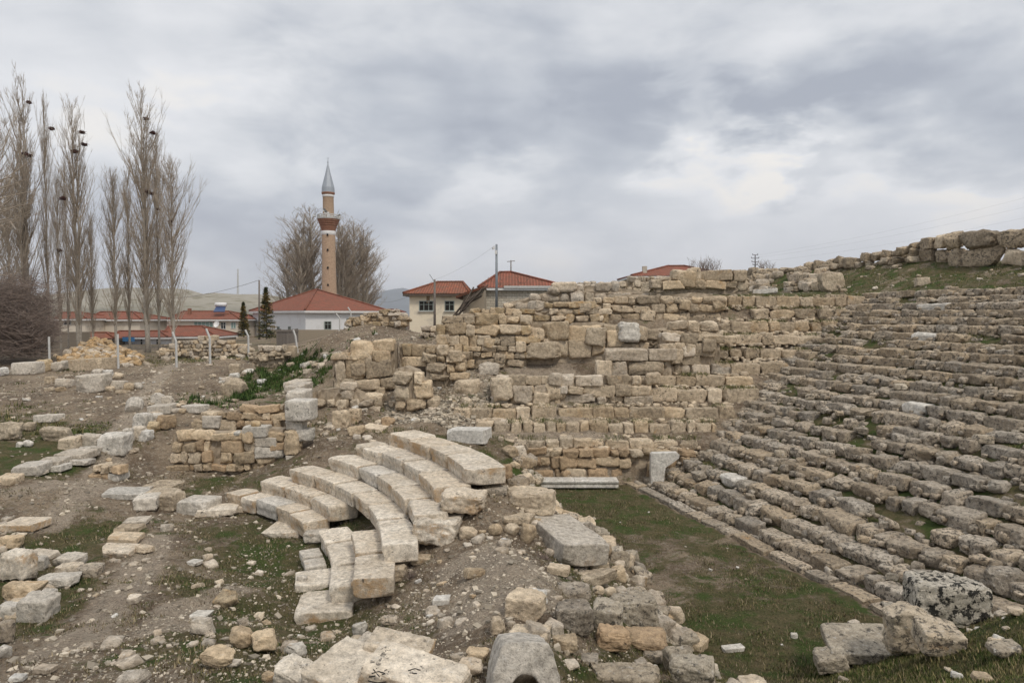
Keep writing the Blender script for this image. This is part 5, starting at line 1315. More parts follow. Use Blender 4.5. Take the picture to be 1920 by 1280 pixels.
# stone house with red roof
Ys = 54.0
sh = empty('stone_house', (U(960, Ys), Ys, 6), 'pale stone house with a pyramid red roof, standing behind the steel pole', 'house')
x0, x1 = U(905, Ys), U(1060, Ys); z1 = Zv(960, 540, Ys)
hold(MB().box(x0, x1, Ys, Ys + 8, 4.5, z1).build('wall', M['stonehouse']), sh)
r = hip_roof(None, x0, x1, Ys, Ys + 8, z1 + .05, Zv(950, 512, Ys + 4) - z1, U(938, Ys + 4), U(958, Ys + 4), Ys + 4, 'tile', .35); hold(r, sh)
hold(MB().box(U(945, Ys), U(1060, Ys) + .3, Ys - .5, Ys - .42, z1 - .02, z1 + .16).build('eaves_board', M['concrete']), sh)
mb = MB()
for i in range(26):
    x = rnd.uniform(U(903, Ys), U(985, Ys)); mb.tube([(x, Ys - .4 + rnd.uniform(0, 3), z1 + .2 + rnd.uniform(0, .3)), (x + rnd.uniform(-.5, .5), Ys + rnd.uniform(0, 3), z1 + rnd.uniform(.4, .9))], .02, 3)
hold(mb.build('rafter_ends', M['wood'], None), sh)
# lean-to
lt = empty('lean_to', (U(880, 50), 50, 5.5), 'leaning mud-brick lean-to with dark ragged timbers between the cream and stone houses', 'shed')
x0, x1 = U(868, 50), U(908, 50)
mb = MB(); za, zb_ = Zv(868, 552, 50), Zv(908, 536, 50); zl = Zv(880, 592, 50)
mb.poly([(x0, 50, zl), (x1, 50, zl), (x1, 50, zb_), (x0, 50, za)], uv=[(0, 0), (x1 - x0, 0), (x1 - x0, zb_ - zl), (0, za - zl)]); mb.poly([(x0, 50, zl), (x0, 50, za), (x0, 56, za), (x0, 56, zl)]); mb.poly([(x1, 50, zl), (x1, 56, zl), (x1, 56, zb_), (x1, 50, zb_)])
hold(mb.build('wall', M['mud']), lt)
mb = MB(); mb.poly([(x0 - .5, 49.5, za - .12), (x1, 49.5, zb_ + .02), (x1, 56, zb_ + .02), (x0 - .5, 56, za - .12)]); ro = mb.build('roof', M['tileold']); s = ro.modifiers.new('s', 'SOLIDIFY'); s.thickness = .18; hold(ro, lt)
mb = MB()
for i in range(22):
    t = rnd.random(); a = aty(846 + 30 * t + rnd.uniform(-3, 4), 600 - 34 * t + rnd.uniform(-4, 6), 49.0 + rnd.uniform(-.4, .6)); b = a + np.array([rnd.uniform(.5, 1.5), rnd.uniform(-.3, .3), rnd.uniform(.5, 1.6)])
    mb.tube([a, b], rnd.uniform(.03, .07), 4)
hold(mb.build('timbers', M['wood']), lt)
# far right roof
Yr = 70.0
rh = empty('red_roof_house', (U(1255, Yr), Yr, 7), 'house hidden behind the ruins showing only a low red roof and a brick chimney', 'house')
x0, x1 = U(1190, Yr), U(1360, Yr); z1 = Zv(1250, 517, Yr)
hold(MB().box(x0, x1, Yr, Yr + 8, 5, z1).build('wall', M['mud']), rh)
r = hip_roof(None, x0, x1, Yr, Yr + 8, z1, Zv(1270, 499, Yr + 4) - z1, U(1252, Yr + 4), U(1282, Yr + 4), Yr + 4, 'tile', .5); hold(r, rh)
cp = Vector((U(1211, Yr), Yr + .7, 0)); c_ = MB().box(cp.x - .22, cp.x + .22, cp.y, cp.y + .45, z1, Zv(1211, 498, Yr)).build('chimney', M['stonehouse']); hold(c_, rh)

# row houses on the left
def house(name, label, u0, u1, vE, vR, Y, wallm, roofm, ur0=None, ur1=None, dep=7, wins=(), zb=3.0, over=.4):
    root = empty(name, (U((u0 + u1) / 2, Y), Y, zb), label, 'house'); x0, x1 = U(u0, Y), U(u1, Y); z1 = Zv(u0, vE, Y)
    hold(MB().box(x0, x1, Y, Y + dep, zb - .6, z1).build('wall', M[wallm]), root)
    ur0 = ur0 or u0 + (u1 - u0) * .2; ur1 = ur1 or u1 - (u1 - u0) * .2
    hold(hip_roof(None, x0, x1, Y, Y + dep, z1, Zv(u0, vR, Y + dep / 2) - z1, U(ur0, Y + dep / 2), U(ur1, Y + dep / 2), Y + dep / 2, roofm, over), root)
    for (a, b, c, d, fm, pm, bars) in wins:
        hold(window(None, U((a + b) / 2, Y), Zv(a, d, Y), (b - a) / F * Y, (d - c) / F * Y, Y, fm, pm, bars, False), root)
    return root
h1 = house('long_house', 'long pale house with red roof and green curtained windows left of the mosque', 322, 446, 598, 584, 92, 'pinkplaster', 'tile', 345, 430, 9,
      [(364, 400, 603, 617, 'framewhite', 'curtain', 5), (414, 424, 604, 617, 'framewhite', 'glass', 2), (433, 443, 604, 616, 'framewhite', 'curtain', 2)])
for (u_, v_, w_) in ((357, 578, .35), (428, 588, .5), (437, 588, .5)): hold(MB().box(U(u_, 95) - w_ / 2, U(u_, 95) + w_ / 2, 94.6, 95.1, Zv(u_, 596, 95), Zv(u_, v_, 95)).build('chimney', M['brickdark']), h1)
ds = MB(); dp_ = Vector((U(409, 91.7), 91.5, Zv(409, 608, 91.7)))
ds.lathe([(0, .0), (.2, .03), (.38, .12), (.46, .2)], 18); dd = ds.build('satellite_dish', M['whitepaint'], None, True, tuple(dp_)); dd.rotation_euler = (R(70), 0, R(-20)); tag(dd, 'white satellite dish on the wall of the long pale house', 'satellite dish')
sw = empty('solar_water_heater', (U(410, 94), 94, Zv(410, 584, 94)), 'blue solar water heater on the roof of the long pale house', 'solar heater')
M['navy'] = simple('solar_panel', (.04, .07, .16), .3); p = MB(); a, b, c, d = [tuple(aty(*q)) for q in ((400, 584, 93), (421, 584, 93), (423, 575, 94.2), (405, 575, 94.2))]; p.quad(a, b, c, d); o = p.build('panel', M['navy']); s = o.modifiers.new('s', 'SOLIDIFY'); s.thickness = .1; hold(o, sw)
t = MB(); t.tube([tuple(aty(404, 571, 94.4)), tuple(aty(424, 571, 94.4))], .3, 12); hold(t.build('tank', M['whitepaint'], None, True), sw)
t = MB(); t.tube([tuple(aty(420, 584, 94)), tuple(aty(422, 572, 94.4))], .05, 5); hold(t.build('frame', M['metal']), sw)
house('red_roof_annex', 'low building with a bright red roof in front of the long pale house', 312, 400, 630, 612, 74, 'pinkplaster', 'tile', 316, 380, 6)
house('far_house', 'beige house with red roof half hidden behind the poplar trunks', 172, 262, 598, 585, 88, 'pinkplaster', 'tile', 190, 250, 7, [(184, 201, 599.5, 604, 'frame', 'dark', 1)])
house('far_house', 'small cream house with red roof seen between thicket and poplars', 112, 160, 597, 586, 84, 'pinkplaster', 'tile', 118, 150, 7, [(120, 134, 600, 609, 'framewhite', 'glass', 2)])
house('far_house', 'low shed with dark red roof behind the rubble heap', 160, 212, 634, 624, 70, 'mud', 'tileold', 168, 200, 5)
house('far_house', 'red roofed low house behind the poplar trunks beside the blue sheet', 212, 310, 631, 621, 72, 'whitewash', 'tile', 225, 300, 5, [(262, 268, 634, 650, 'whitepaint', 'glass', 1), (292, 298, 634, 650, 'whitepaint', 'glass', 1)])
tag(MB().box(U(230, 71), U(252, 71), 70.9, 71, Zv(240, 640, 71), Zv(240, 632, 71)).build('tarpaulin', M['blue']), 'bright blue sheet hung under the low red roof behind the heap', 'tarpaulin')
house('far_house', 'small far house with red roof just right of the mosque', 722, 750, 585, 580, 150, 'whitewash', 'tile', 726, 744, 6)
tag(MB().box(U(96, 66), U(166, 66), 66, 66.3, 2.6, Zv(100, 622, 66)).build('yard_wall', M['mud']), 'plain mud-coloured yard wall behind the thicket and first poplars', 'wall')
tag(MB().box(U(508, 70), U(634, 70), 70, 70.3, 2.6, Zv(600, 618, 70)).build('yard_wall', M['mud']), 'low mud-coloured yard wall in front of the white mosque', 'wall')
# plank gate
gt = empty('plank_gate', (U(538, 62), 62, 3.3), 'weathered grey plank gate in front of the mosque corner', 'gate'); mb = MB(); x = U(518, 62)
while x < U(559, 62): w_ = rnd.uniform(.12, .2); mb.box(x, x + w_ - .015, 62, 62.04, 3.0, Zv(538, 617, 62) + rnd.uniform(-.06, .06)); x += w_
hold(mb.build('planks', M['planks']), gt)
hold(MB().box(U(517, 62), U(560, 62), 61.93, 61.99, Zv(538, 622, 62), Zv(538, 619, 62)).build('rail', M['planks']), gt)

# poles, mast, pylon, wires
def pole(name, u, v0, v1, Y, r, mname, label, extra=None, lean=0):
    b = aty(u, v1, Y); t = aty(u + lean, v0, Y); root = empty(name, (b[0], Y, b[2]), label, 'pole')
    hold(MB().tube([tuple(b - np.array([0, 0, .5])), tuple(t)], [r, r * .75], 8).build('shaft', M[mname], None, True), root); return root, t
p1, t1 = pole('steel_pole', 931, 458, 572, 36, .075, 'metal', 'slim grey steel pole with a security camera at its top')
mb = MB(); mb.tube([t1 - [0, 0, .12], t1 - [.18, .1, .12]], .02, 5); mb.obox(tuple(t1 - np.array([.16, .1, .22])), (.1, .22, .1), .3, 0); mb.obox(tuple(t1 - np.array([.03, .1, .42])), (.12, .08, .2))
hold(mb.build('security_camera', M['framewhite']), p1)
p2, t2 = pole('wooden_pole', 815, 524, 612, 46, .09, 'planks', 'wooden utility pole standing before the cream house')
mb = MB(); mb.tube([t2 - [.05, 0, .1], t2 + [-.35, 0, .35]], .02, 5); hold(mb.build('bracket', M['metal']), p2)
p3, t3 = pole('wooden_pole', 486, 525, 628, 76, .12, 'planks', 'thin dark utility pole beside the conifer in front of the mosque')
p4, t4 = pole('roof_pole', 958, 488, 512, 60, .06, 'planks', 'short pole with crossarm rising behind the pyramid red roof')
mb = MB(); mb.tube([t4 - [.35, 0, .12], t4 + [.35, 0, -.05]], .03, 5); hold(mb.build('crossarm', M['planks']), p4)
p5, t5 = pole('utility_pylon', 1416, 478, 503, 95, .10, 'wire', 'small dark electricity pylon with crossarms on the horizon right of the middle')
mb = MB()
for dz_, w_ in ((0, .35), (-.45, .5), (-.95, .45), (-1.35, .3)): mb.tube([t5 + [-w_, 0, dz_], t5 + [w_, 0, dz_]], .045, 5); mb.tube([t5 + [-w_, 0, dz_], t5 + [-w_, 0, dz_ + .18]], .05, 5); mb.tube([t5 + [w_, 0, dz_], t5 + [w_, 0, dz_ + .18]], .05, 5)
hold(mb.build('crossarm', M['wire']), p5)
ms = empty('lattice_mast', tuple(aty(446, 556, 420)), 'thin lattice radio mast on the far hill', 'mast'); mb = MB(); b = aty(446, 558, 420); t = aty(446, 504, 420)
for a in range(3):
    q = 2 * pi * a / 3; o1 = np.array([.7 * cos(q), .7 * sin(q), 0]); mb.tube([b + o1, t + o1 * .3], .16, 4)
for k in range(14):
    f = k / 14; f2 = (k + 1) / 14
    for a in range(3):
        q = 2 * pi * a / 3; q2 = 2 * pi * (a + 1) / 3; o1 = np.array([cos(q), sin(q), 0]) * .7 * (1 - .7 * f); o2 = np.array([cos(q2), sin(q2), 0]) * .7 * (1 - .7 * f2)
        mb.tube([b + (t - b) * f + o1, b + (t - b) * f2 + o2], .08, 3)
hold(mb.build('lattice', M['concrete']), ms)
hold(MB().box(b[0] - 3, b[0] + 3, 418, 422, b[2] - 1, b[2] + 2).build('equipment_hut', M['whitewash']), ms)
def wire(a, b, sag, label, r=.012, name='overhead_wire', group=None):
    a, b = Vector(a), Vector(b); pts = [a.lerp(b, t) - Vector((0, 0, sag * 4 * t * (1 - t))) for t in np.linspace(0, 1, 24)]
    o = MB().tube(pts, r, 4).build(name, M['wire'], None, True); tag(o, label, 'wire', group)
for k in range(3):
    wire(tuple(t5 + [(.35, -.5, .45)[k], 0, (-.0, -.45, -.95)[k]]), tuple(aty(2300, 262 + 28 * k, 60)), 1.0, 'thin power line running from the small pylon up to the right over the bank', .004, group='power lines over the bank')
wire(t2, tuple(aty(700, 562, 84)), .8, 'thin cable sagging from the wooden pole to the mosque roof', .010)
wire(t2, tuple(t1), .2, 'thin cable between the wooden pole and the steel pole', .004)
wire(t3, tuple(aty(300, 560, 92)), .5, 'thin cable from the dark utility pole toward the long house', .02)

# fence posts
FP = [(93, 631, 682, 44, 0), (222, 626, 693, 43, 0), (331, 622, 686, 43, 1), (394, 616, 678, 43.5, 1), (466, 618, 662, 50, 1), (559, 618, 660, 50, 2)]
FL = ['straight grey concrete fence post at the edge of the dark thicket', 'straight pale concrete fence post in front of the orange rubble heap', 'bent-top concrete fence post on the bare soil right of the heap', 'bent-top concrete fence post on the patch of grass behind the eroded bank',
      'bent-top concrete fence post at the left of the low dry-stone wall', 'leaning concrete fence post by the upright buff post stone']
tops = []
for (u, v0, v1, Y, b_), lb in zip(FP, FL):
    g = aty(u, v1, Y); h_ = (v1 - v0) / F * Y; pts = [g - [0, 0, .3], g + [0, 0, h_ * .72]]
    pts.append(g + ([0, 0, h_] if b_ == 0 else ([-.22, 0, h_] if b_ == 1 else [-.35, 0, h_])))
    if b_ == 2: pts[1] = g + [-.18, 0, h_ * .7]
    o = MB().tube(pts, .075, 4).build('fence_post', M['concrete']); tag(o, lb, 'fence post', 'concrete fence posts'); tops.append((g, h_))
for k in range(len(tops) - 1):
    for f in (.35, .62, .85):
        a = Vector(tops[k][0] + [0, 0, tops[k][1] * f]); b = Vector(tops[k + 1][0] + [0, 0, tops[k + 1][1] * f]); 
        wire(a, b, .06, 'thin fence wire strung between the concrete posts', .005, 'fence_wire', 'fence wires')
for (u, v0, v1, Y, dx_, lb) in ((637, 588, 622, 60, -.3, 'thin leaning white metal post by the mosque wall'), (658, 576, 612, 60, -.25, 'white metal post with bent top near the mosque roof corner'), (741, 578, 600, 49, -.05, 'white stub post on the crest of the bare soil mound'), (762, 590, 612, 48, 0, 'short white stub post at the right end of the soil mound')):
    g = aty(u, v1, Y); h_ = (v1 - v0) / F * Y; tag(MB().tube([g - [0, 0, .3], g + [0, 0, h_ * .75], g + [dx_, 0, h_]], .06, 4).build('fence_post', M['concrete']), lb, 'fence post', 'white stub posts')

# ------------------------------------------------------------------ hills
def hill(name, prof, Y, dep, m, base=0, seed=0, rough=1.0):
    n = 160; us = np.linspace(prof[0][0], prof[-1][0], n); rows = 26; V = []
    for r in range(rows):
        f = r / (rows - 1)
        for u in us:
            t = ragged(u, prof); top = Zv(u, t, Y); yy = Y - dep * (1 - f); zz = base + (top - base) * (f ** .8); V.append((U(u, Y), yy, zz))
    V = np.array(V); V[:, 2] += fbm(V / (dep * .25) + seed, 4, seed) * (V[:, 2] - base) * .13 * rough
    Q = [[r * n + i, r * n + i + 1, (r + 1) * n + i + 1, (r + 1) * n + i] for r in range(rows - 1) for i in range(n - 1)]
    back = len(V); V2 = np.array([(x, y + dep * 1.2, base - 3) for x, y, z in V[-n:]]); V = np.vstack([V, V2])
    Q += [[(rows - 1) * n + i, (rows - 1) * n + i + 1, back + i + 1, back + i] for i in range(n - 1)]
    return tag(link(name, newmesh(name, V, np.array(Q), m)), kind='structure')
m, n, b = mat('chalk_hill'); P, g_ = pos_of(n)
sx = n.new('ShaderNodeSeparateXYZ'); n.l.new(P, sx.inputs[0])
x_ = n.noise(P, .02, 7, .7); y_ = n.noise(P, .09, 5, .7)
c1 = n.mix(n.mapr(n.math('ADD', sx.outputs[2], n.math('MULTIPLY', n.math('SUBTRACT', x_, .5), 16)), 6, 14), (.15, .145, .115), (.31, .285, .235))
c1 = n.mix(n.mapr(y_, .48, .62), c1, (.17, .155, .11)); c1 = n.mix(1.0, c1, n.math('MULTIPLY_ADD', n.math('SUBTRACT', y_, .5), .8, 1.0), 'MULTIPLY'); n.l.new(c1, b.inputs['Base Color'])
M['chalk'] = m
M['farhill'] = simple('far_slope', (.15, .16, .17), 1, 0, .004, .3)
hill('mesa_hill', [(-300, 575), (-100, 572), (60, 574), (120, 568), (160, 556), (185, 545), (205, 541), (260, 541), (330, 541), (355, 544), (378, 553), (390, 566), (420, 575), (440, 580)], 640, 260, M['chalk'], 0, 1)
hill('chalk_hill', [(340, 575), (372, 560), (388, 552), (402, 550), (440, 552), (480, 552), (520, 556), (560, 562), (600, 568), (680, 578)], 420, 160, M['chalk'], 2, 2)
hill('distant_mountain', [(-600, 578), (0, 572), (560, 566), (640, 562), (690, 552), (720, 545), (752, 538), (765, 540), (790, 549), (860, 558), (960, 562), (1100, 568), (1500, 575), (2200, 570)], 4600, 1300, M['farhill'], -5, 3, .5)
# scattered scrub on the plain before the hills
mb = MB()
for i in range(1500):
    Y = rnd.uniform(120, 400); u = rnd.uniform(-100, 760); x = U(u, Y); q = rnd.uniform(.8, 2.6); z = 3.4
    for k in range(3): mb.obox((x + rnd.uniform(-q, q), Y, z + q * .25), (q * rnd.uniform(.6, 1.4), q, q * .55), rnd.uniform(0, 3), rnd.uniform(-.5, .5), rnd.uniform(-.5, .5))
tag(mb.build('plain_scrub', M['thicket']), 'dark scrub and low walls strewn over the plain before the hills', 'scrub', kind='stuff')
# ------------------------------------------------------------------ trees
def bent(p, d, L, n, wob, up=.0, rr=rnd):
    pts = [Vector(p)]; d = Vector(d).normalized()
    for i in range(n):
        d = (d + Vector((rr.uniform(-wob, wob), rr.uniform(-wob, wob), rr.uniform(-wob, wob) + up))).normalized(); pts.append(pts[-1] + d * (L / n))
    return pts
def poplar_meshes(seed, H=20.0, wide=1.0, stems=1, nb=130, twigs=9, low=.10):
    """bare fastigiate poplar: trunk mesh and branch mesh"""
    rr = random.Random(seed); tr = MB(); br = MB(); S = []
    for s in range(stems):
        off = Vector((rr.uniform(-.5, .5), rr.uniform(-.4, .4), 0)) * (0 if stems == 1 else 1.0)
        hh = H * (1 if s == 0 else rr.uniform(.75, .95)); n = 14
        pts = [off + Vector((off.x * .8 * (k / n) + rr.uniform(-.07, .07) * (k > 0), off.y * .6 * (k / n) + rr.uniform(-.07, .07), hh * k / n)) for k in range(n + 1)]
        rad = [.20 * (1 - k / n) ** .9 + .012 for k in range(n + 1)]; rad[0] *= 1.25; tr.tube(pts, rad, 8); S.append((pts, rad, hh))
    for i in range(nb):
        pts, rad, hh = S[i % stems]; f = low + (1 - low) * (rr.random() ** 1.0) * .95; k = f * (len(pts) - 1); a = int(k); p = pts[a].lerp(pts[min(a + 1, len(pts) - 1)], k - a)
        q = rr.uniform(0, 2 * pi); prof = min(1, (1 - f) * 2.3 + .18) * (min(1, f * 3.2 + .35)); L = hh * rr.uniform(.12, .27) * prof * wide ** .5
        sp = rr.uniform(.30, .68) * wide; d = (cos(q) * sp, sin(q) * sp, 1)
        bp = bent(p, d, L, 6, .09, .055, rr); r0 = min(.045, rad[a] * .5) * (.5 + prof * .5)
        br.tube(bp, [r0 * (1 - j / 7) + .006 for j in range(7)], 4, False)
        for t in range(twigs):
            j = rr.randint(1, 6); q2 = rr.uniform(0, 2 * pi); tl = L * rr.uniform(.18, .42)
            bd = (bp[j] - bp[j - 1]).normalized() + Vector((cos(q2), sin(q2), rr.uniform(0, .4))) * .5
            tp = bent(bp[j], bd, tl, 3, .16, .12, rr); br.tube(tp, [.014, .012, .009, .005], 3, False)
            for t2 in range(2):
                q3 = rr.uniform(0, 2 * pi); bd2 = bd + Vector((cos(q3), sin(q3), .3)) * .6; tp2 = bent(tp[rr.randint(1, 2)], bd2, tl * .5, 2, .2, .1, rr); br.tube(tp2, [.010, .008, .005], 3, False)
    tm = newmesh('trunk', tr.V, tr.Fc, M['bark']); bm = newmesh('branches', br.V, br.Fc, M['twig'])
    return tm, bm
POP = [poplar_meshes(1, wide=1.0), poplar_meshes(2, wide=.8, nb=110), poplar_meshes(3, wide=1.1, stems=2, nb=170), poplar_meshes(4, wide=1.25, nb=130, twigs=10), poplar_meshes(5, wide=.9, stems=3, nb=190)]
def poplar(u, vtop, wpx, Y, var, label, rot=0, zb=None, wx=None, group='bare poplars behind the rubble heap', name='poplar_tree'):
    zb = hz_(U(u, Y), Y) - .2 if zb is None else zb; H = Zv(u, vtop, Y) - zb; s = H / 20
    root = empty(name, (U(u, Y), Y, zb), label, 'tree', group, rot)
    ws = wx if wx else (wpx / F * Y) / (3.9 if Y < 100 else 3.2)
    for nm, me in zip(('trunk', 'branches'), POP[var]):
        o = link(nm, me, root); o.scale = (ws, ws, s)
    return root
poplar(48, 138, 70, 58, 4, 'tallest thick multi-stemmed bare poplar near the left picture edge, crown above all others')
poplar(92, 176, 34, 60, 1, 'slender bare poplar with a nest high up, right of the thick multi-stemmed one', 1)
poplar(113, 320, 30, 57, 0, 'short narrow poplar with two dark nests, standing between taller ones', 2)
poplar(150, 192, 60, 58, 2, 'tall double-stemmed bare poplar carrying three dark nests')
poplar(174, 395, 34, 61, 1, 'thin low poplar at the right foot of the double-stemmed one', 3)
poplar(128, 300, 26, 64, 1, 'pale thin poplar partly hidden behind the left group', 4)
poplar(217, 318, 46, 60, 0, 'medium bare poplar, first of the right-hand group of poplars', 1.3)
poplar(243, 312, 38, 62, 1, 'medium bare poplar close right of the first of the right-hand group', 2.2)
poplar(281, 172, 70, 58, 2, 'tallest bare poplar of the right-hand group with nests in its top', .6)
poplar(298, 250, 40, 61, 0, 'bare poplar directly behind the tallest of the right-hand group', 4.2)
poplar(325, 303, 58, 57, 3, 'open-branched bare poplar at the right end of the poplar group', .9)
poplar(-18, 190, 90, 52, 3, 'broad bare tree at the left picture edge with boughs arching into view', 2.5)
poplar(20, 330, 60, 66, 0, 'mid-height poplar between the picture edge and the thick multi-stemmed one', 3.1)
G2 = 'bare poplars behind the minaret'
for k, (u, vt, wpx, var, lb) in enumerate([(566, 398, 70, 4, 'rounded bare poplar at the left rear of the minaret'), (592, 392, 66, 2, 'bare poplar immediately behind the left side of the minaret'), (540, 455, 56, 3, 'low spreading bare tree leaning out left of the minaret'),
        (640, 405, 60, 4, 'dense bare poplar immediately right of the minaret'), (662, 412, 66, 4, 'dense bare poplar in the middle of the right clump behind the mosque'), (685, 428, 60, 2, 'bare poplar at the right end of the clump behind the mosque'), (650, 425, 60, 2, 'bare poplar at the back of the right clump behind the mosque')]):
    poplar(u, vt, wpx, 118 + (k % 3) * 3, var, lb, k * 1.1, group=G2, zb=3.4)
# long boughs of the edge tree
mb = MB(); rr = random.Random(8); b0 = aty(-30, 560, 50)
for i in range(16):
    v = rr.uniform(330, 560); st = aty(-40, v, 50); pts = bent(st, (1, rr.uniform(-.3, .3), rr.uniform(.1, .55)), rr.uniform(2.6, 4.6), 8, .10, -.01 if i % 2 else .03, rr)
    mb.tube(pts, [.06 * (1 - j / 9) + .008 for j in range(9)], 4, False)
    for t in range(16):
        j = rr.randint(2, 8); q = rr.uniform(-1.2, 1.2); d = (pts[j] - pts[j - 1]).normalized() + Vector((0, rr.uniform(-.6, .6), q))
        tp = bent(pts[j], d, rr.uniform(.4, 1.3), 4, .15, .05, rr); mb.tube(tp, [.014, .012, .01, .008, .004], 3, False)
bt = mb.build('bare_tree', M['twig'], None, True); tag(bt, 'spreading pale boughs reaching in from the left picture edge in front of the poplars', 'tree')
# nests
for (u, v, r, Y, lb) in [(54, 192, 5, 58, 'flat nest near the top of the tallest left poplar'), (46, 288, 5, 58, 'upper flat nest midway up the thick multi-stemmed poplar'), (56, 292, 5, 58, 'lower flat nest midway up the thick multi-stemmed poplar'), (97, 241, 5.5, 60, 'dark round nest in the slender poplar'), (154, 248, 5.5, 58, 'dark nest highest in the double-stemmed poplar'), (158, 271, 5.5, 58, 'dark nest on the right stem of the double-stemmed poplar'),
        (141, 284, 7, 58, 'largest dark nest, on the left stem of the double-stemmed poplar'), (118, 372, 6, 57, 'dark nest in the short narrow poplar'), (111, 469, 4.5, 57, 'small nest low in the short narrow poplar'), (274, 223, 5, 58, 'dark nest near the top of the tallest right poplar'), (286, 249, 6, 58, 'large loose nest below the top of the tallest right poplar'), (278, 360, 5.5, 58, 'left one of two dark nests at mid height of the tallest right poplar'),
        (286, 363, 5.5, 58, 'right one of two dark nests at mid height of the tallest right poplar'), (297, 392, 4, 58, 'small nest below the pair of dark nests'), (320, 415, 3.5, 57, 'small nest in the open-branched poplar')]:
    c = Vector(aty(u, v, Y - .1)); rr = random.Random(u); R_ = r / F * Y * .95; mb = MB()
    for i in range(170):
        q = rr.uniform(0, 2 * pi); d = Vector((cos(q), sin(q), rr.uniform(-.25, .35))); a = c + Vector((rr.gauss(0, .34), rr.gauss(0, .34), rr.gauss(0, .24))) * R_; mb.tube([a - d * R_ * .45, a + d * R_ * .45], .016, 3, False)
    tag(mb.build('nest', M['nest']), lb, 'nest', 'bird nests in the poplars')
# thicket, left
def thicket(name, cells, label, seed, mname='thicket', n=900, L=(.8, 2.0), cat='shrub', r=.012):
    rr = random.Random(seed); mb = MB()
    for i in range(n):
        (u0, u1, v0, v1, Y, dy) = cells[i % len(cells)]; u = rr.uniform(u0, u1); v = rr.uniform(v0, v1); p = aty(u, v, Y + rr.uniform(-dy, dy)); q = rr.uniform(0, 2 * pi)
        pts = bent(p, (cos(q), sin(q), rr.uniform(-.1, 1.1)), rr.uniform(*L), 4, .3, -.03, rr); mb.tube(pts, [r * 1.5, r * 1.3, r, r * .8, r * .5], 3, False)
        for t in range(3):
            j = rr.randint(1, 4); q = rr.uniform(0, 2 * pi); pt = bent(pts[j], (cos(q), sin(q), rr.uniform(-.2, .9)), rr.uniform(.2, .7), 2, .3, 0, rr); mb.tube(pt, [r * .7, r * .6, r * .4], 3, False)
    return tag(mb.build(name, M[mname], None, True), label, cat)
thicket('thicket', [(-40, 82, 590, 672, 47, 1.5), (-40, 60, 560, 640, 48, 1.5), (-40, 92, 600, 668, 49, 1.2), (-30, 40, 545, 600, 49, 1.5)], 'dense dark brown thorny thicket at the left picture edge below the poplars', 3, n=3000)
thicket('thicket', [(36, 98, 560, 640, 52, 1.2)], 'thinner reddish brown brush between the thicket and the double-stemmed poplar', 4, n=500)
for (u, w_, vt, vb, lb, sd_) in ((1320, 46, 488, 506, 'bare shrub rising over the far right red roof', 5), (1437, 18, 492, 502, 'small bare shrub on the horizon right of the pylon', 6)):
    rr = random.Random(sd_); mb = MB(); Y = 55
    for i in range(60 if w_ > 30 else 22):
        b = aty(u + rr.uniform(-.6, .6) * w_, vb + 8, Y + rr.uniform(-1, 1)); pts = bent(b, (rr.uniform(-.5, .5), rr.uniform(-.3, .3), 1), (vb + 8 - vt) / F * Y * rr.uniform(.6, 1.1), 5, .16, .02, rr); mb.tube(pts, [.02, .016, .013, .01, .008, .005], 3, False)
        for t in range(6):
            j = rr.randint(1, 5); pt = bent(pts[j], (rr.uniform(-1, 1), rr.uniform(-.5, .5), 1), rr.uniform(.2, .5), 3, .2, 0, rr); mb.tube(pt, [.01, .008, .006, .004], 3, False)
    tag(mb.build('bare_shrub', M['thicket'], None, True), lb, 'shrub')
thicket('thicket', [(-40, 110, 530, 630, 47.5, 1.5), (-40, 70, 520, 600, 48, 1.5)], 'loose reddish-brown twigs sticking out above the dense thorny thicket', 9, n=420, L=(1.2, 2.8), r=.010)
# conifers
def conifer(u, vt, vb, wpx, Y, label, mname, seed, yel=.4):
    rr = random.Random(seed); b = aty(u, vb, Y); H = (vb - vt) / F * Y; Rm = wpx / F * Y / 2; root = empty('conifer_tree', (b[0], Y, b[2]), label, 'tree')
    hold(MB().tube([b, b + [0, 0, H]], [.10, .02], 6).build('trunk', M['bark'], None, True), root)
    mbs = {'needles': MB(), 'needlesold': MB()}
    for i in range(330):
        f = rr.uniform(.04, 1); z = H * f; r = Rm * (1 - f) ** .8 * rr.uniform(.75, 1.1) + .05; q = rr.uniform(0, 2 * pi); mb = mbs['needlesold' if (rr.random() < yel * (0.3 + f) and f < .9) else 'needles']
        a = Vector(b) + Vector((0, 0, z)); e1 = a + Vector((cos(q) * r, sin(q) * r, -r * .12 + .1)); 
        for k in range(26):
            t = rr.uniform(.15, 1); p = a.lerp(e1, t); d = Vector((rr.uniform(-1, 1), rr.uniform(-1, 1), rr.uniform(-.6, .5))).normalized() * rr.uniform(.12, .26); s = Vector((-d.y, d.x, rr.uniform(-.1, .1))).normalized() * .035
            i0 = len(mb.V); mb.V += [tuple(p - s), tuple(p + s), tuple(p + d)]; mb.Fc.append([i0, i0 + 1, i0 + 2]); mb.UV += [(0, 0)] * 3
    for k, mb in mbs.items():
        if mb.V: hold(mb.build('crown' if k == 'needles' else 'yellowed_crown', M[k]), root)
conifer(500, 540, 636, 44, 66, 'dark green conifer with yellowed tips standing before the white mosque', 'needles', 3, .55)
conifer(457, 568, 632, 26, 80, 'small thin yellowish conifer left of the dark utility pole', 'needles', 4, .7)

# ------------------------------------------------------------------ small loose things
def inregion(n, box, rr):
    """random ground points whose spread is even over the ground seen in a box of the view"""
    out = []
    u0, v0, u1, v1 = box
    for i in range(n):
        u = rr.uniform(u0, u1); v = rr.uniform(v0, v1); out.append((u, v))
    return out
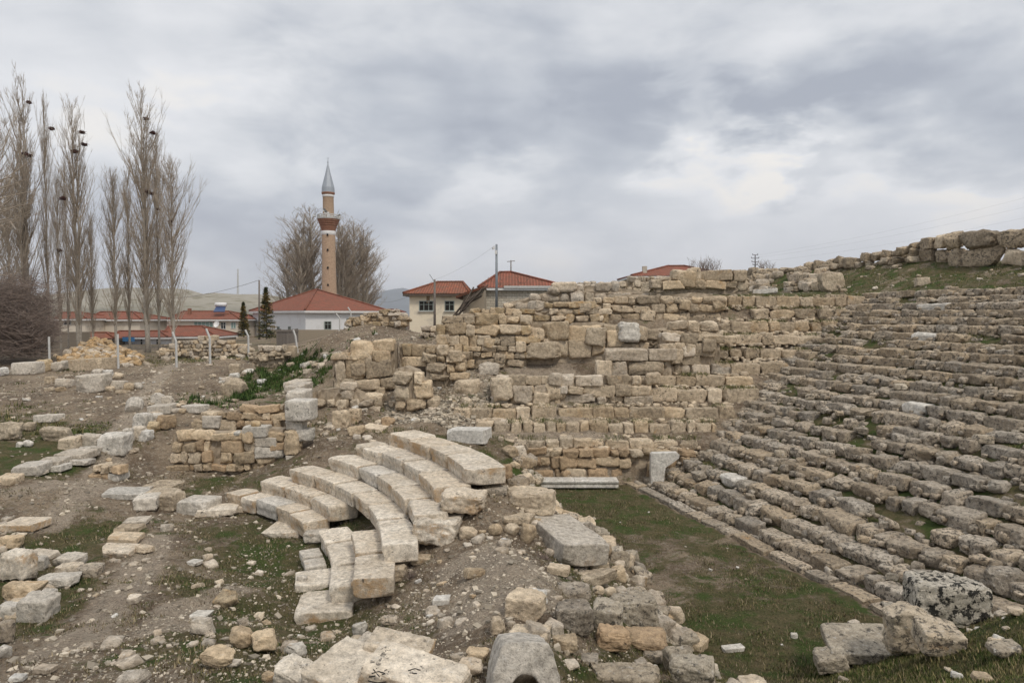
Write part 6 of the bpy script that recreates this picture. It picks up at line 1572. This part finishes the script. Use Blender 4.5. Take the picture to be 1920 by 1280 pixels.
# height lookup by bilinear sampling of the ground sheet
GZ = gz.reshape(ny_, nx_); GG = gg.reshape(ny_, nx_)
def samp(x, y, A=None):
    A = GZ if A is None else A
    i = np.clip(np.searchsorted(xs, x) - 1, 0, nx_ - 2); j = np.clip(np.searchsorted(ys, y) - 1, 0, ny_ - 2)
    fx = (x - xs[i]) / (xs[i + 1] - xs[i]); fy = (y - ys[j]) / (ys[j + 1] - ys[j])
    return A[j, i] * (1 - fx) * (1 - fy) + A[j, i + 1] * fx * (1 - fy) + A[j + 1, i] * (1 - fx) * fy + A[j + 1, i + 1] * fx * fy
R5 = np.random.RandomState(5)
# individual loose stones on the slopes (hand-sized and larger)
CW = {'rubble': 'pale', 'buff': 'buff', 'white': 'whitish', 'ochre': 'ochre', 'grey': 'grey-brown', 'greyhi': 'tan', 'orange': 'orange-lichened', 'wallrow': 'brown'}
def scatter(n, xr, yr, label, group, names, smin, smax, name='loose_stone', cond=None, kinds=('rock', 'worn'), sink=.15):
    k = 0; tries = 0
    while k < n and tries < n * 30:
        tries += 1; x = rnd.uniform(*xr); y = rnd.uniform(*yr)
        if abs(x / y) > .82 or (cond and not cond(x, y)): continue
        z = float(samp(np.array([x]), np.array([y]))[0]); q = smin + (smax - smin) * rnd.random() ** 2.2
        mn_ = rnd.choice(names); kd_ = rnd.choice(kinds); tag(put_stone(name, None, (x, y, z + q * sink), (q * rnd.uniform(1, 1.5), q, q * rnd.uniform(.45, .8)), (rnd.uniform(-.3, .3), rnd.uniform(-.3, .3), rnd.uniform(0, 6)), kd_, mn_), ('larger ' if q > (smin + smax) / 2 else 'small ') + CW[mn_] + ' ' + ('angular ' if kd_ == 'rock' else 'rounded ') + label, 'stone', group); k += 1
scatter(34, (-9, -1.2), (8, 15), 'stone lying loose on the dark slope in front of the curved seats', 'loose stones on the dark front slope', ('rubble', 'buff', 'white', 'ochre'), .08, .26)
scatter(26, (-1.6, 2.0), (9, 17), 'stone lying loose on the gravelly mound beside the grassy floor', 'loose stones on the gravelly mound', ('rubble', 'buff', 'white', 'ochre', 'grey'), .08, .30)
scatter(40, (-24, -13), (23, 40), 'stone lying on the bare upper left slope', 'loose stones on the upper left slope', ('rubble', 'buff', 'white'), .14, .36)
AEp = [(x, y) for x, y in zip(*AE)]
for i in range(95):
    t = rnd.random() ** .8 * (len(AEp) - 1.01); k = int(t); x = AEp[k][0] + (AEp[k + 1][0] - AEp[k][0]) * (t - k) + rnd.uniform(-.75, .15); y = AEp[k][1] + (AEp[k + 1][1] - AEp[k][1]) * (t - k) + rnd.uniform(-.2, .2); y = y - (0 if y > 12.8 else rnd.uniform(0, 1.5))
    q = rnd.uniform(.16, .5); z = float(samp(np.array([x]), np.array([y]))[0]); mn_ = rnd.choice(('buff', 'ochre', 'grey', 'rubble', 'lichen2'))
    tag(put_stone('edge_stone', None, (x, y, z + q * .15), (q * 1.25, q, q * .85), (rnd.uniform(-.3, .3), rnd.uniform(-.3, .3), rnd.uniform(0, 6)), rnd.choice(('rock', 'worn')), mn_), ('large ' if q > .36 else 'small ') + {'buff': 'buff', 'ochre': 'ochre', 'grey': 'grey-brown', 'rubble': 'pale', 'lichen2': 'speckled grey'}[mn_] + ' stone packed in the crumbling edge of the mound above the grassy floor', 'stone', 'stones of the crumbling mound edge')
scatter(30, (-17, -9), (9, 15), 'stone on the gravelly lower left slope', 'loose stones on the lower left slope', ('rubble', 'buff'), .10, .34)
scatter(26, (-16, -11), (24, 30), 'stone lying around the small retaining wall and wall stub', 'loose stones around the retaining wall', ('rubble', 'buff', 'ochre'), .12, .34)
scatter(34, (-7.5, -3.0), (26.5, 31), 'stone on the rubble slope below the ruined fragment', 'loose stones below the ruined fragment', ('rubble', 'buff', 'white'), .14, .38)
scatter(30, (-3.8, 1.5), (27.6, 31.5), 'stone on the earthen ledge between rubble slope and end wall', 'loose stones on the earthen ledge', ('rubble', 'buff', 'ochre'), .12, .36, cond=lambda x, y: True)
scatter(44, (-16, -8.5), (36, 48), 'stone on the green gully slope below the dry-stone wall', 'loose stones in the green gully', ('rubble', 'white', 'buff'), .2, .5)
scatter(40, (15, 32), (24, 46), 'stone scattered on the grassy bank beneath the skyline wall', 'stones on the grassy bank', ('rubble', 'buff', 'greyhi'), .12, .5, cond=lambda x, y: 17.4 < DX * x + DY * y - D0 < 22)
scatter(9, (2.5, 8), (12.5, 24), 'stone on the grassy arena floor', 'tiny stones on the grassy floor', ('white', 'rubble'), .05, .12, cond=lambda x, y: DX * x + DY * y - D0 < -.4)
scatter(20, (4, 8), (7, 12), 'stone in the grass of the near right bank', 'stones in the near right grass', ('rubble', 'white', 'buff'), .05, .16, cond=lambda x, y: DX * x + DY * y - D0 < -.4)

def grit(name, n, xr, yr, smin, smax, mname, label, cond=None, seed=1, cat='gravel', pw=3.0):
    r_ = np.random.RandomState(seed); x = r_.uniform(*xr, n); y = yr[0] + (yr[1] - yr[0]) * r_.uniform(0, 1, n) ** 1.35
    k = np.abs(x / y) < .82; x, y = x[k], y[k]; g = samp(x, y, GG); kk = r_.uniform(0, 1, len(x)) > g * .8
    if cond is not None: kk &= cond(x, y)
    cl_ = fbm(np.column_stack([x * .8, y * .8, x * 0]), 3, seed) ; kk &= (cl_ + r_.uniform(-.5, .5, len(x))) > -.12
    x, y = x[kk], y[kk]; z = samp(x, y); m_ = len(x)
    s = (smin + (smax - smin) * r_.uniform(0, 1, m_) ** pw) / 2
    P8 = np.array([(a, b, c) for a in (-1, 1) for b in (-1, 1) for c in (-1, 1)], float); P6 = np.array([(1, 0, 0), (-1, 0, 0), (0, 1, 0), (0, -1, 0), (0, 0, 1), (0, 0, -1)], float)
    Fq = np.array([(0, 2, 4), (2, 1, 4), (1, 3, 4), (3, 0, 4), (2, 0, 5), (1, 2, 5), (3, 1, 5), (0, 3, 5)])
    # octahedron cut to a chunky pebble: use a jittered cube instead
    Fc8 = np.array([(0, 1, 3, 2), (4, 6, 7, 5), (0, 4, 5, 1), (2, 3, 7, 6), (0, 2, 6, 4), (1, 5, 7, 3)])
    V = P8[None] * (1 + r_.uniform(-.45, .15, (m_, 8, 1))) * r_.uniform(.6, 1.2, (m_, 1, 3)) * np.array([1, 1, .6]) * .8
    a = r_.uniform(0, 2 * pi, m_); b_ = r_.uniform(-.6, .6, m_); c, sn = np.cos(a)[:, None], np.sin(a)[:, None]; cb, sb = np.cos(b_)[:, None], np.sin(b_)[:, None]
    X, Y_, Z_ = V[..., 0], V[..., 1], V[..., 2]; Y2 = Y_ * cb - Z_ * sb; Z2 = Y_ * sb + Z_ * cb
    V = np.stack([X * c - Y2 * sn, X * sn + Y2 * c, Z2], -1) * s[:, None, None] + np.stack([x, y, z + s * .25], -1)[:, None, :]
    Fa = (Fc8[None] + (np.arange(m_) * 8)[:, None, None]).reshape(-1, 4)
    o = link(name, newmesh(name, V.reshape(-1, 3), Fa, M[mname], False)); return tag(o, label, cat, kind='stuff')
M['grit'] = simple('pebbles', (.37, .325, .26), .95, 0, 3, .4, rand=1.1)
def patches(name, n, xr, yr, smin, smax, mname, label, cond, seed):
    r_ = np.random.RandomState(seed); x = r_.uniform(*xr, n); y = r_.uniform(*yr, n); k = (np.abs(x / y) < .82) & cond(x, y)
    c = fbm(np.column_stack([x * .55, y * .55, x * 0]), 3, seed + 3) + .5 * fbm(np.column_stack([x * 2.3, y * 2.3, x * 0]), 2, seed); k &= c > .3; x, y = x[k], y[k]; z = samp(x, y)
    s = smin + (smax - smin) * r_.uniform(0, 1, len(x)) ** 3.4
    sp_ = [((a, b, c_ + q * .12), (q * r_.uniform(.9, 1.6), q, q * r_.uniform(.45, .8)), r_.uniform(0, 6.3)) for a, b, c_, q in zip(x, y, z, s)]
    return tag(merge_stones(name, None, sp_, mname, 'rock', 3), label, 'rubble', kind='stuff')
notarena = lambda x, y: ((DX * x + DY * y - D0 < -.2) & ((x < np.interp(y, AE[1], AE[0])) | (y > 26))) | (DX * x + DY * y - D0 > 17.2)
patches('rubble', 4200, (-26, 1.5), (8, 46), .05, .34, 'rubble', 'drifts of small pale rubble on the bare slopes left of the grassy floor', lambda x, y: ~((np.hypot(x - CC[0], y - CC[1]) > 9.6) & (np.hypot(x - CC[0], y - CC[1]) < 15) & (x > -9.5) & (y < 23)) & (DX * x + DY * y - D0 < -4) & (y < 26 + 40 * (x < -4)), 31)
patches('rubble', 420, (-2.4, .3), (14.5, 19.5), .06, .36, 'buff', 'rubble bedding under the near right ends of the curved tiers', lambda x, y: (np.hypot(x - CC[0], y - CC[1]) > 11.8), 33)
patches('rubble', 1100, (-2.5, 3.4), (8.5, 25), .04, .28, 'rubble', 'small rubble over the gravelly mound beside the grassy floor', lambda x, y: x < np.interp(y, AE[1], AE[0]) + .1, 32)
grit('gravel', 60000, (-28, 12), (5, 48), .02, .16, 'grit', 'fine pale gravel and chips strewn over the bare earth slopes', notarena, 3, pw=3.2)
grit('gravel_chips', 26000, (-7, 3), (7, 18), .012, .06, 'grit', 'small chips on the gravelly mound between seats and floor', notarena, 4, pw=2.0)
grit('bank_gravel', 14000, (8, 40), (20, 48), .03, .16, 'grit', 'gravel on the grassy bank and between the seat rows', lambda x, y: (DX * x + DY * y - D0 > .5), 6)
grit('slope_gravel', 5000, (-5.5, -1), (27, 32.5), .04, .26, 'grit', 'whitish chips covering the rubble slope beside the corner pier', None, 8, pw=2.0)

def grass(name, n, xr, yr, hmin, hmax, mname, label, seed, thr=.35, cond=None, wmul=1.0, bias=1.3):
    r_ = np.random.RandomState(seed); x = r_.uniform(*xr, n); y = yr[0] + (yr[1] - yr[0]) * r_.uniform(0, 1, n) ** bias
    k = np.abs(x / y) < .82; x, y = x[k], y[k]; g = samp(x, y, GG)
    p = np.column_stack([x, y, x * 0]); d = g + .75 * fbm(p * 1.1, 4, 71) + .35 * fbm(p * 5, 2, 75)
    k = (d + r_.uniform(-.12, .12, len(x))) > thr
    if cond is not None: k &= cond(x, y)
    x, y = x[k], y[k]; z = samp(x, y); m_ = len(x)
    h = r_.uniform(hmin, hmax, m_) * (.6 + .8 * np.clip(fbm(np.column_stack([x * 2, y * 2, x * 0]), 2, 5) + .5, 0, 1)); a = r_.uniform(0, 2 * pi, m_); w_ = h * .11 * wmul + .003
    ln = r_.uniform(.1, .9, m_) * h; dxy = np.stack([np.cos(a), np.sin(a)], -1); px = np.stack([-np.sin(a), np.cos(a)], -1)
    z0 = np.column_stack([x, y, z - .01]); V = np.zeros((m_, 3, 3)); V[:, 0] = z0; V[:, 1] = z0; V[:, 2] = z0
    V[:, 0, :2] -= px * w_[:, None]; V[:, 1, :2] += px * w_[:, None]; V[:, 2, :2] += dxy * ln[:, None]; V[:, 2, 2] += h
    Fa = np.arange(m_ * 3).reshape(-1, 3); o = link(name, newmesh(name, V.reshape(-1, 3), Fa, M[mname], False)); return tag(o, label, 'grass', kind='stuff')
ar = lambda x, y: (DX * x + DY * y - D0 < -.25)
grass('grass', 420000, (-16, 10), (6, 28), .015, .05, 'grass', 'short dull green grass growing in patches on the floor and hollows', 11, .42, ar)
grass('near_grass', 150000, (2.5, 9), (5, 13.5), .025, .08, 'grass', 'green grass covering the near right-hand bank', 12, .35, lambda x, y: ar(x, y) & (y < 10.5 + 2.5 * vnoise(np.column_stack([x * .9, y * .9, x * 0]), 3) + R5.normal(0, .6, len(x))), .8)
grass('far_grass', 110000, (-30, 2), (26, 56), .05, .15, 'grass', 'patches of green grass in the gully and along the upper left edge', 13, .50, None, 1.3)
grass('leafy_weeds', 60000, (-15.5, -8), (29, 46), .10, .30, 'weeds', 'leafy dark green weeds growing in the gully left of the ruined wall fragment', 17, .57, None, 1.0, 1.0)
grass('dry_grass', 150000, (-16, 10), (6, 26), .02, .08, 'drygrass', 'dry brownish grass mixed over the slopes and floor', 14, .30, ar)
grass('bank_grass', 90000, (10, 40), (20, 50), .04, .11, 'grass', 'short grass on the bank above the seat rows', 15, .42, lambda x, y: DX * x + DY * y - D0 > 17, 1.2)
# green tufts along the joints of the seat rows
def strip_grass(name, pts, label, seed, hmin=.05, hmax=.18, mname='grass'):
    r_ = np.random.RandomState(seed); P = np.array(pts); m_ = len(P); h = r_.uniform(hmin, hmax, m_); a = r_.uniform(0, 2 * pi, m_); V = np.repeat(P[:, None, :], 3, 1)
    px = np.stack([-np.sin(a), np.cos(a)], -1) * .010; V[:, 0, :2] -= px; V[:, 1, :2] += px; V[:, 2, 0] += np.cos(a) * h * .6; V[:, 2, 1] += np.sin(a) * h * .6; V[:, 2, 2] += h
    o = link(name, newmesh(name, V.reshape(-1, 3), np.arange(m_ * 3).reshape(-1, 3), M[mname], False)); return tag(o, label, 'grass', kind='stuff')
pts = []
for k in range(1, 25):
    for i in range(360):
        s = rnd.uniform(-17, 14); d = .7 * k + rnd.uniform(.48, .74); p0 = rowpt(s, d, 0)
        if p0[0] / p0[1] > .84 or p0[1] < 7 or vnoise(np.array([[s * .8, k * 3.3, 0]]), 5)[0] < -.15: continue
        if float(np.interp(p0[1], FY, FZ)) > .32 * k: continue
        zz_ = max(float(samp(np.array([p0[0]]), np.array([p0[1]]))[0]), .32 * k - .22)
        for j in range(13): pts.append((p0[0] + rnd.gauss(0, .09), p0[1] + rnd.gauss(0, .07), zz_ - .02))
strip_grass('joint_grass', pts, 'tufts of dark green grass growing on the treads between the seat rows', 5)
pts = []
for c in CO:
    a = aty(c[0], c[2], c[4]); b = aty(c[1], c[2], c[4])
    for i in range(150):
        x = rnd.uniform(a[0], b[0])
        if vnoise(np.array([[x * 1.3, c[4] * 3, 0]]), 9)[0] < 0: continue
        for j in range(10): pts.append((x + rnd.gauss(0, .08), c[4] + rnd.choice((.55, .1)) + rnd.gauss(0, .1), a[2] + rnd.uniform(-.08, .02)))
strip_grass('ledge_grass', pts, 'small green tufts on the ledges between the block courses of the end wall', 6)
# dry weeds
for (u, v, lb) in ((770, 1085, 'dry tangled weed beside the standing angular boulder'), (1022, 1050, 'dry stalks under the front corner of the huge slab')):
    g = hit(u, v); rr = random.Random(u); mb = MB()
    for i in range(70):
        q = rr.uniform(0, 2 * pi); mb.tube(bent(g, (cos(q) * .9, sin(q) * .9, rr.uniform(.3, 1.4)), rr.uniform(.12, .32), 4, .35, -.03, rr), [.004, .0035, .003, .002, .0015], 3, False)
    tag(mb.build('dry_weed', M['thicket']), lb, 'weed')
# black scribbles on the front slab
mb = MB(); bpy.context.view_layer.update()
dg = None
def onslab(u, v):
    d = ray(u, v); o = Vector((0, 0, CH)); mi_ = s3.matrix_world.inverted(); lo = mi_ @ o; ld = (mi_.to_3x3() @ Vector(d)).normalized()
    ok, loc, nrm_, _ = s3.ray_cast(lo, ld)
    return (s3.matrix_world @ loc, (s3.matrix_world.to_3x3() @ nrm_).normalized()) if ok else None
for st in [[(697, 1262), (710, 1258), (722, 1262)], [(700, 1254), (712, 1268)], [(706, 1252), (703, 1272)], [(716, 1272), (722, 1256), (726, 1255)], [(716, 1264), (728, 1263)], [(690, 1275), (708, 1279), (724, 1277), (729, 1258)], [(765, 1257), (778, 1253), (788, 1256)], [(768, 1261), (782, 1262)], [(692, 1268), (704, 1266)]]:
    q = [onslab(*p) for p in st]
    if all(q): mb.tube([a[0] + a[1] * .003 for a in q], .007, 4)
if mb.V: sc = mb.build('scribble', M['charcoal']); sc.parent = s3; sc.matrix_parent_inverse = s3.matrix_world.inverted()
# ------------------------------------------------------------------ air
mb = MB().box(-5600, 5600, -400, 5700, -9, 215); hzb = mb.build('haze', None)
hzb.data.materials.clear(); hm = bpy.data.materials.new('haze_air'); hm.use_nodes = True; hm.node_tree.nodes.clear()
pv = hm.node_tree.nodes.new('ShaderNodeVolumePrincipled'); pv.inputs['Color'].default_value = (.80, .86, .95, 1); pv.inputs['Density'].default_value = .00016; pv.inputs['Anisotropy'].default_value = .2
mo = hm.node_tree.nodes.new('ShaderNodeOutputMaterial'); hm.node_tree.links.new(pv.outputs[0], mo.inputs['Volume']); hzb.data.materials.append(hm)
tag(hzb, 'thin pale bluish air that fades the far hills', 'haze', kind='stuff')
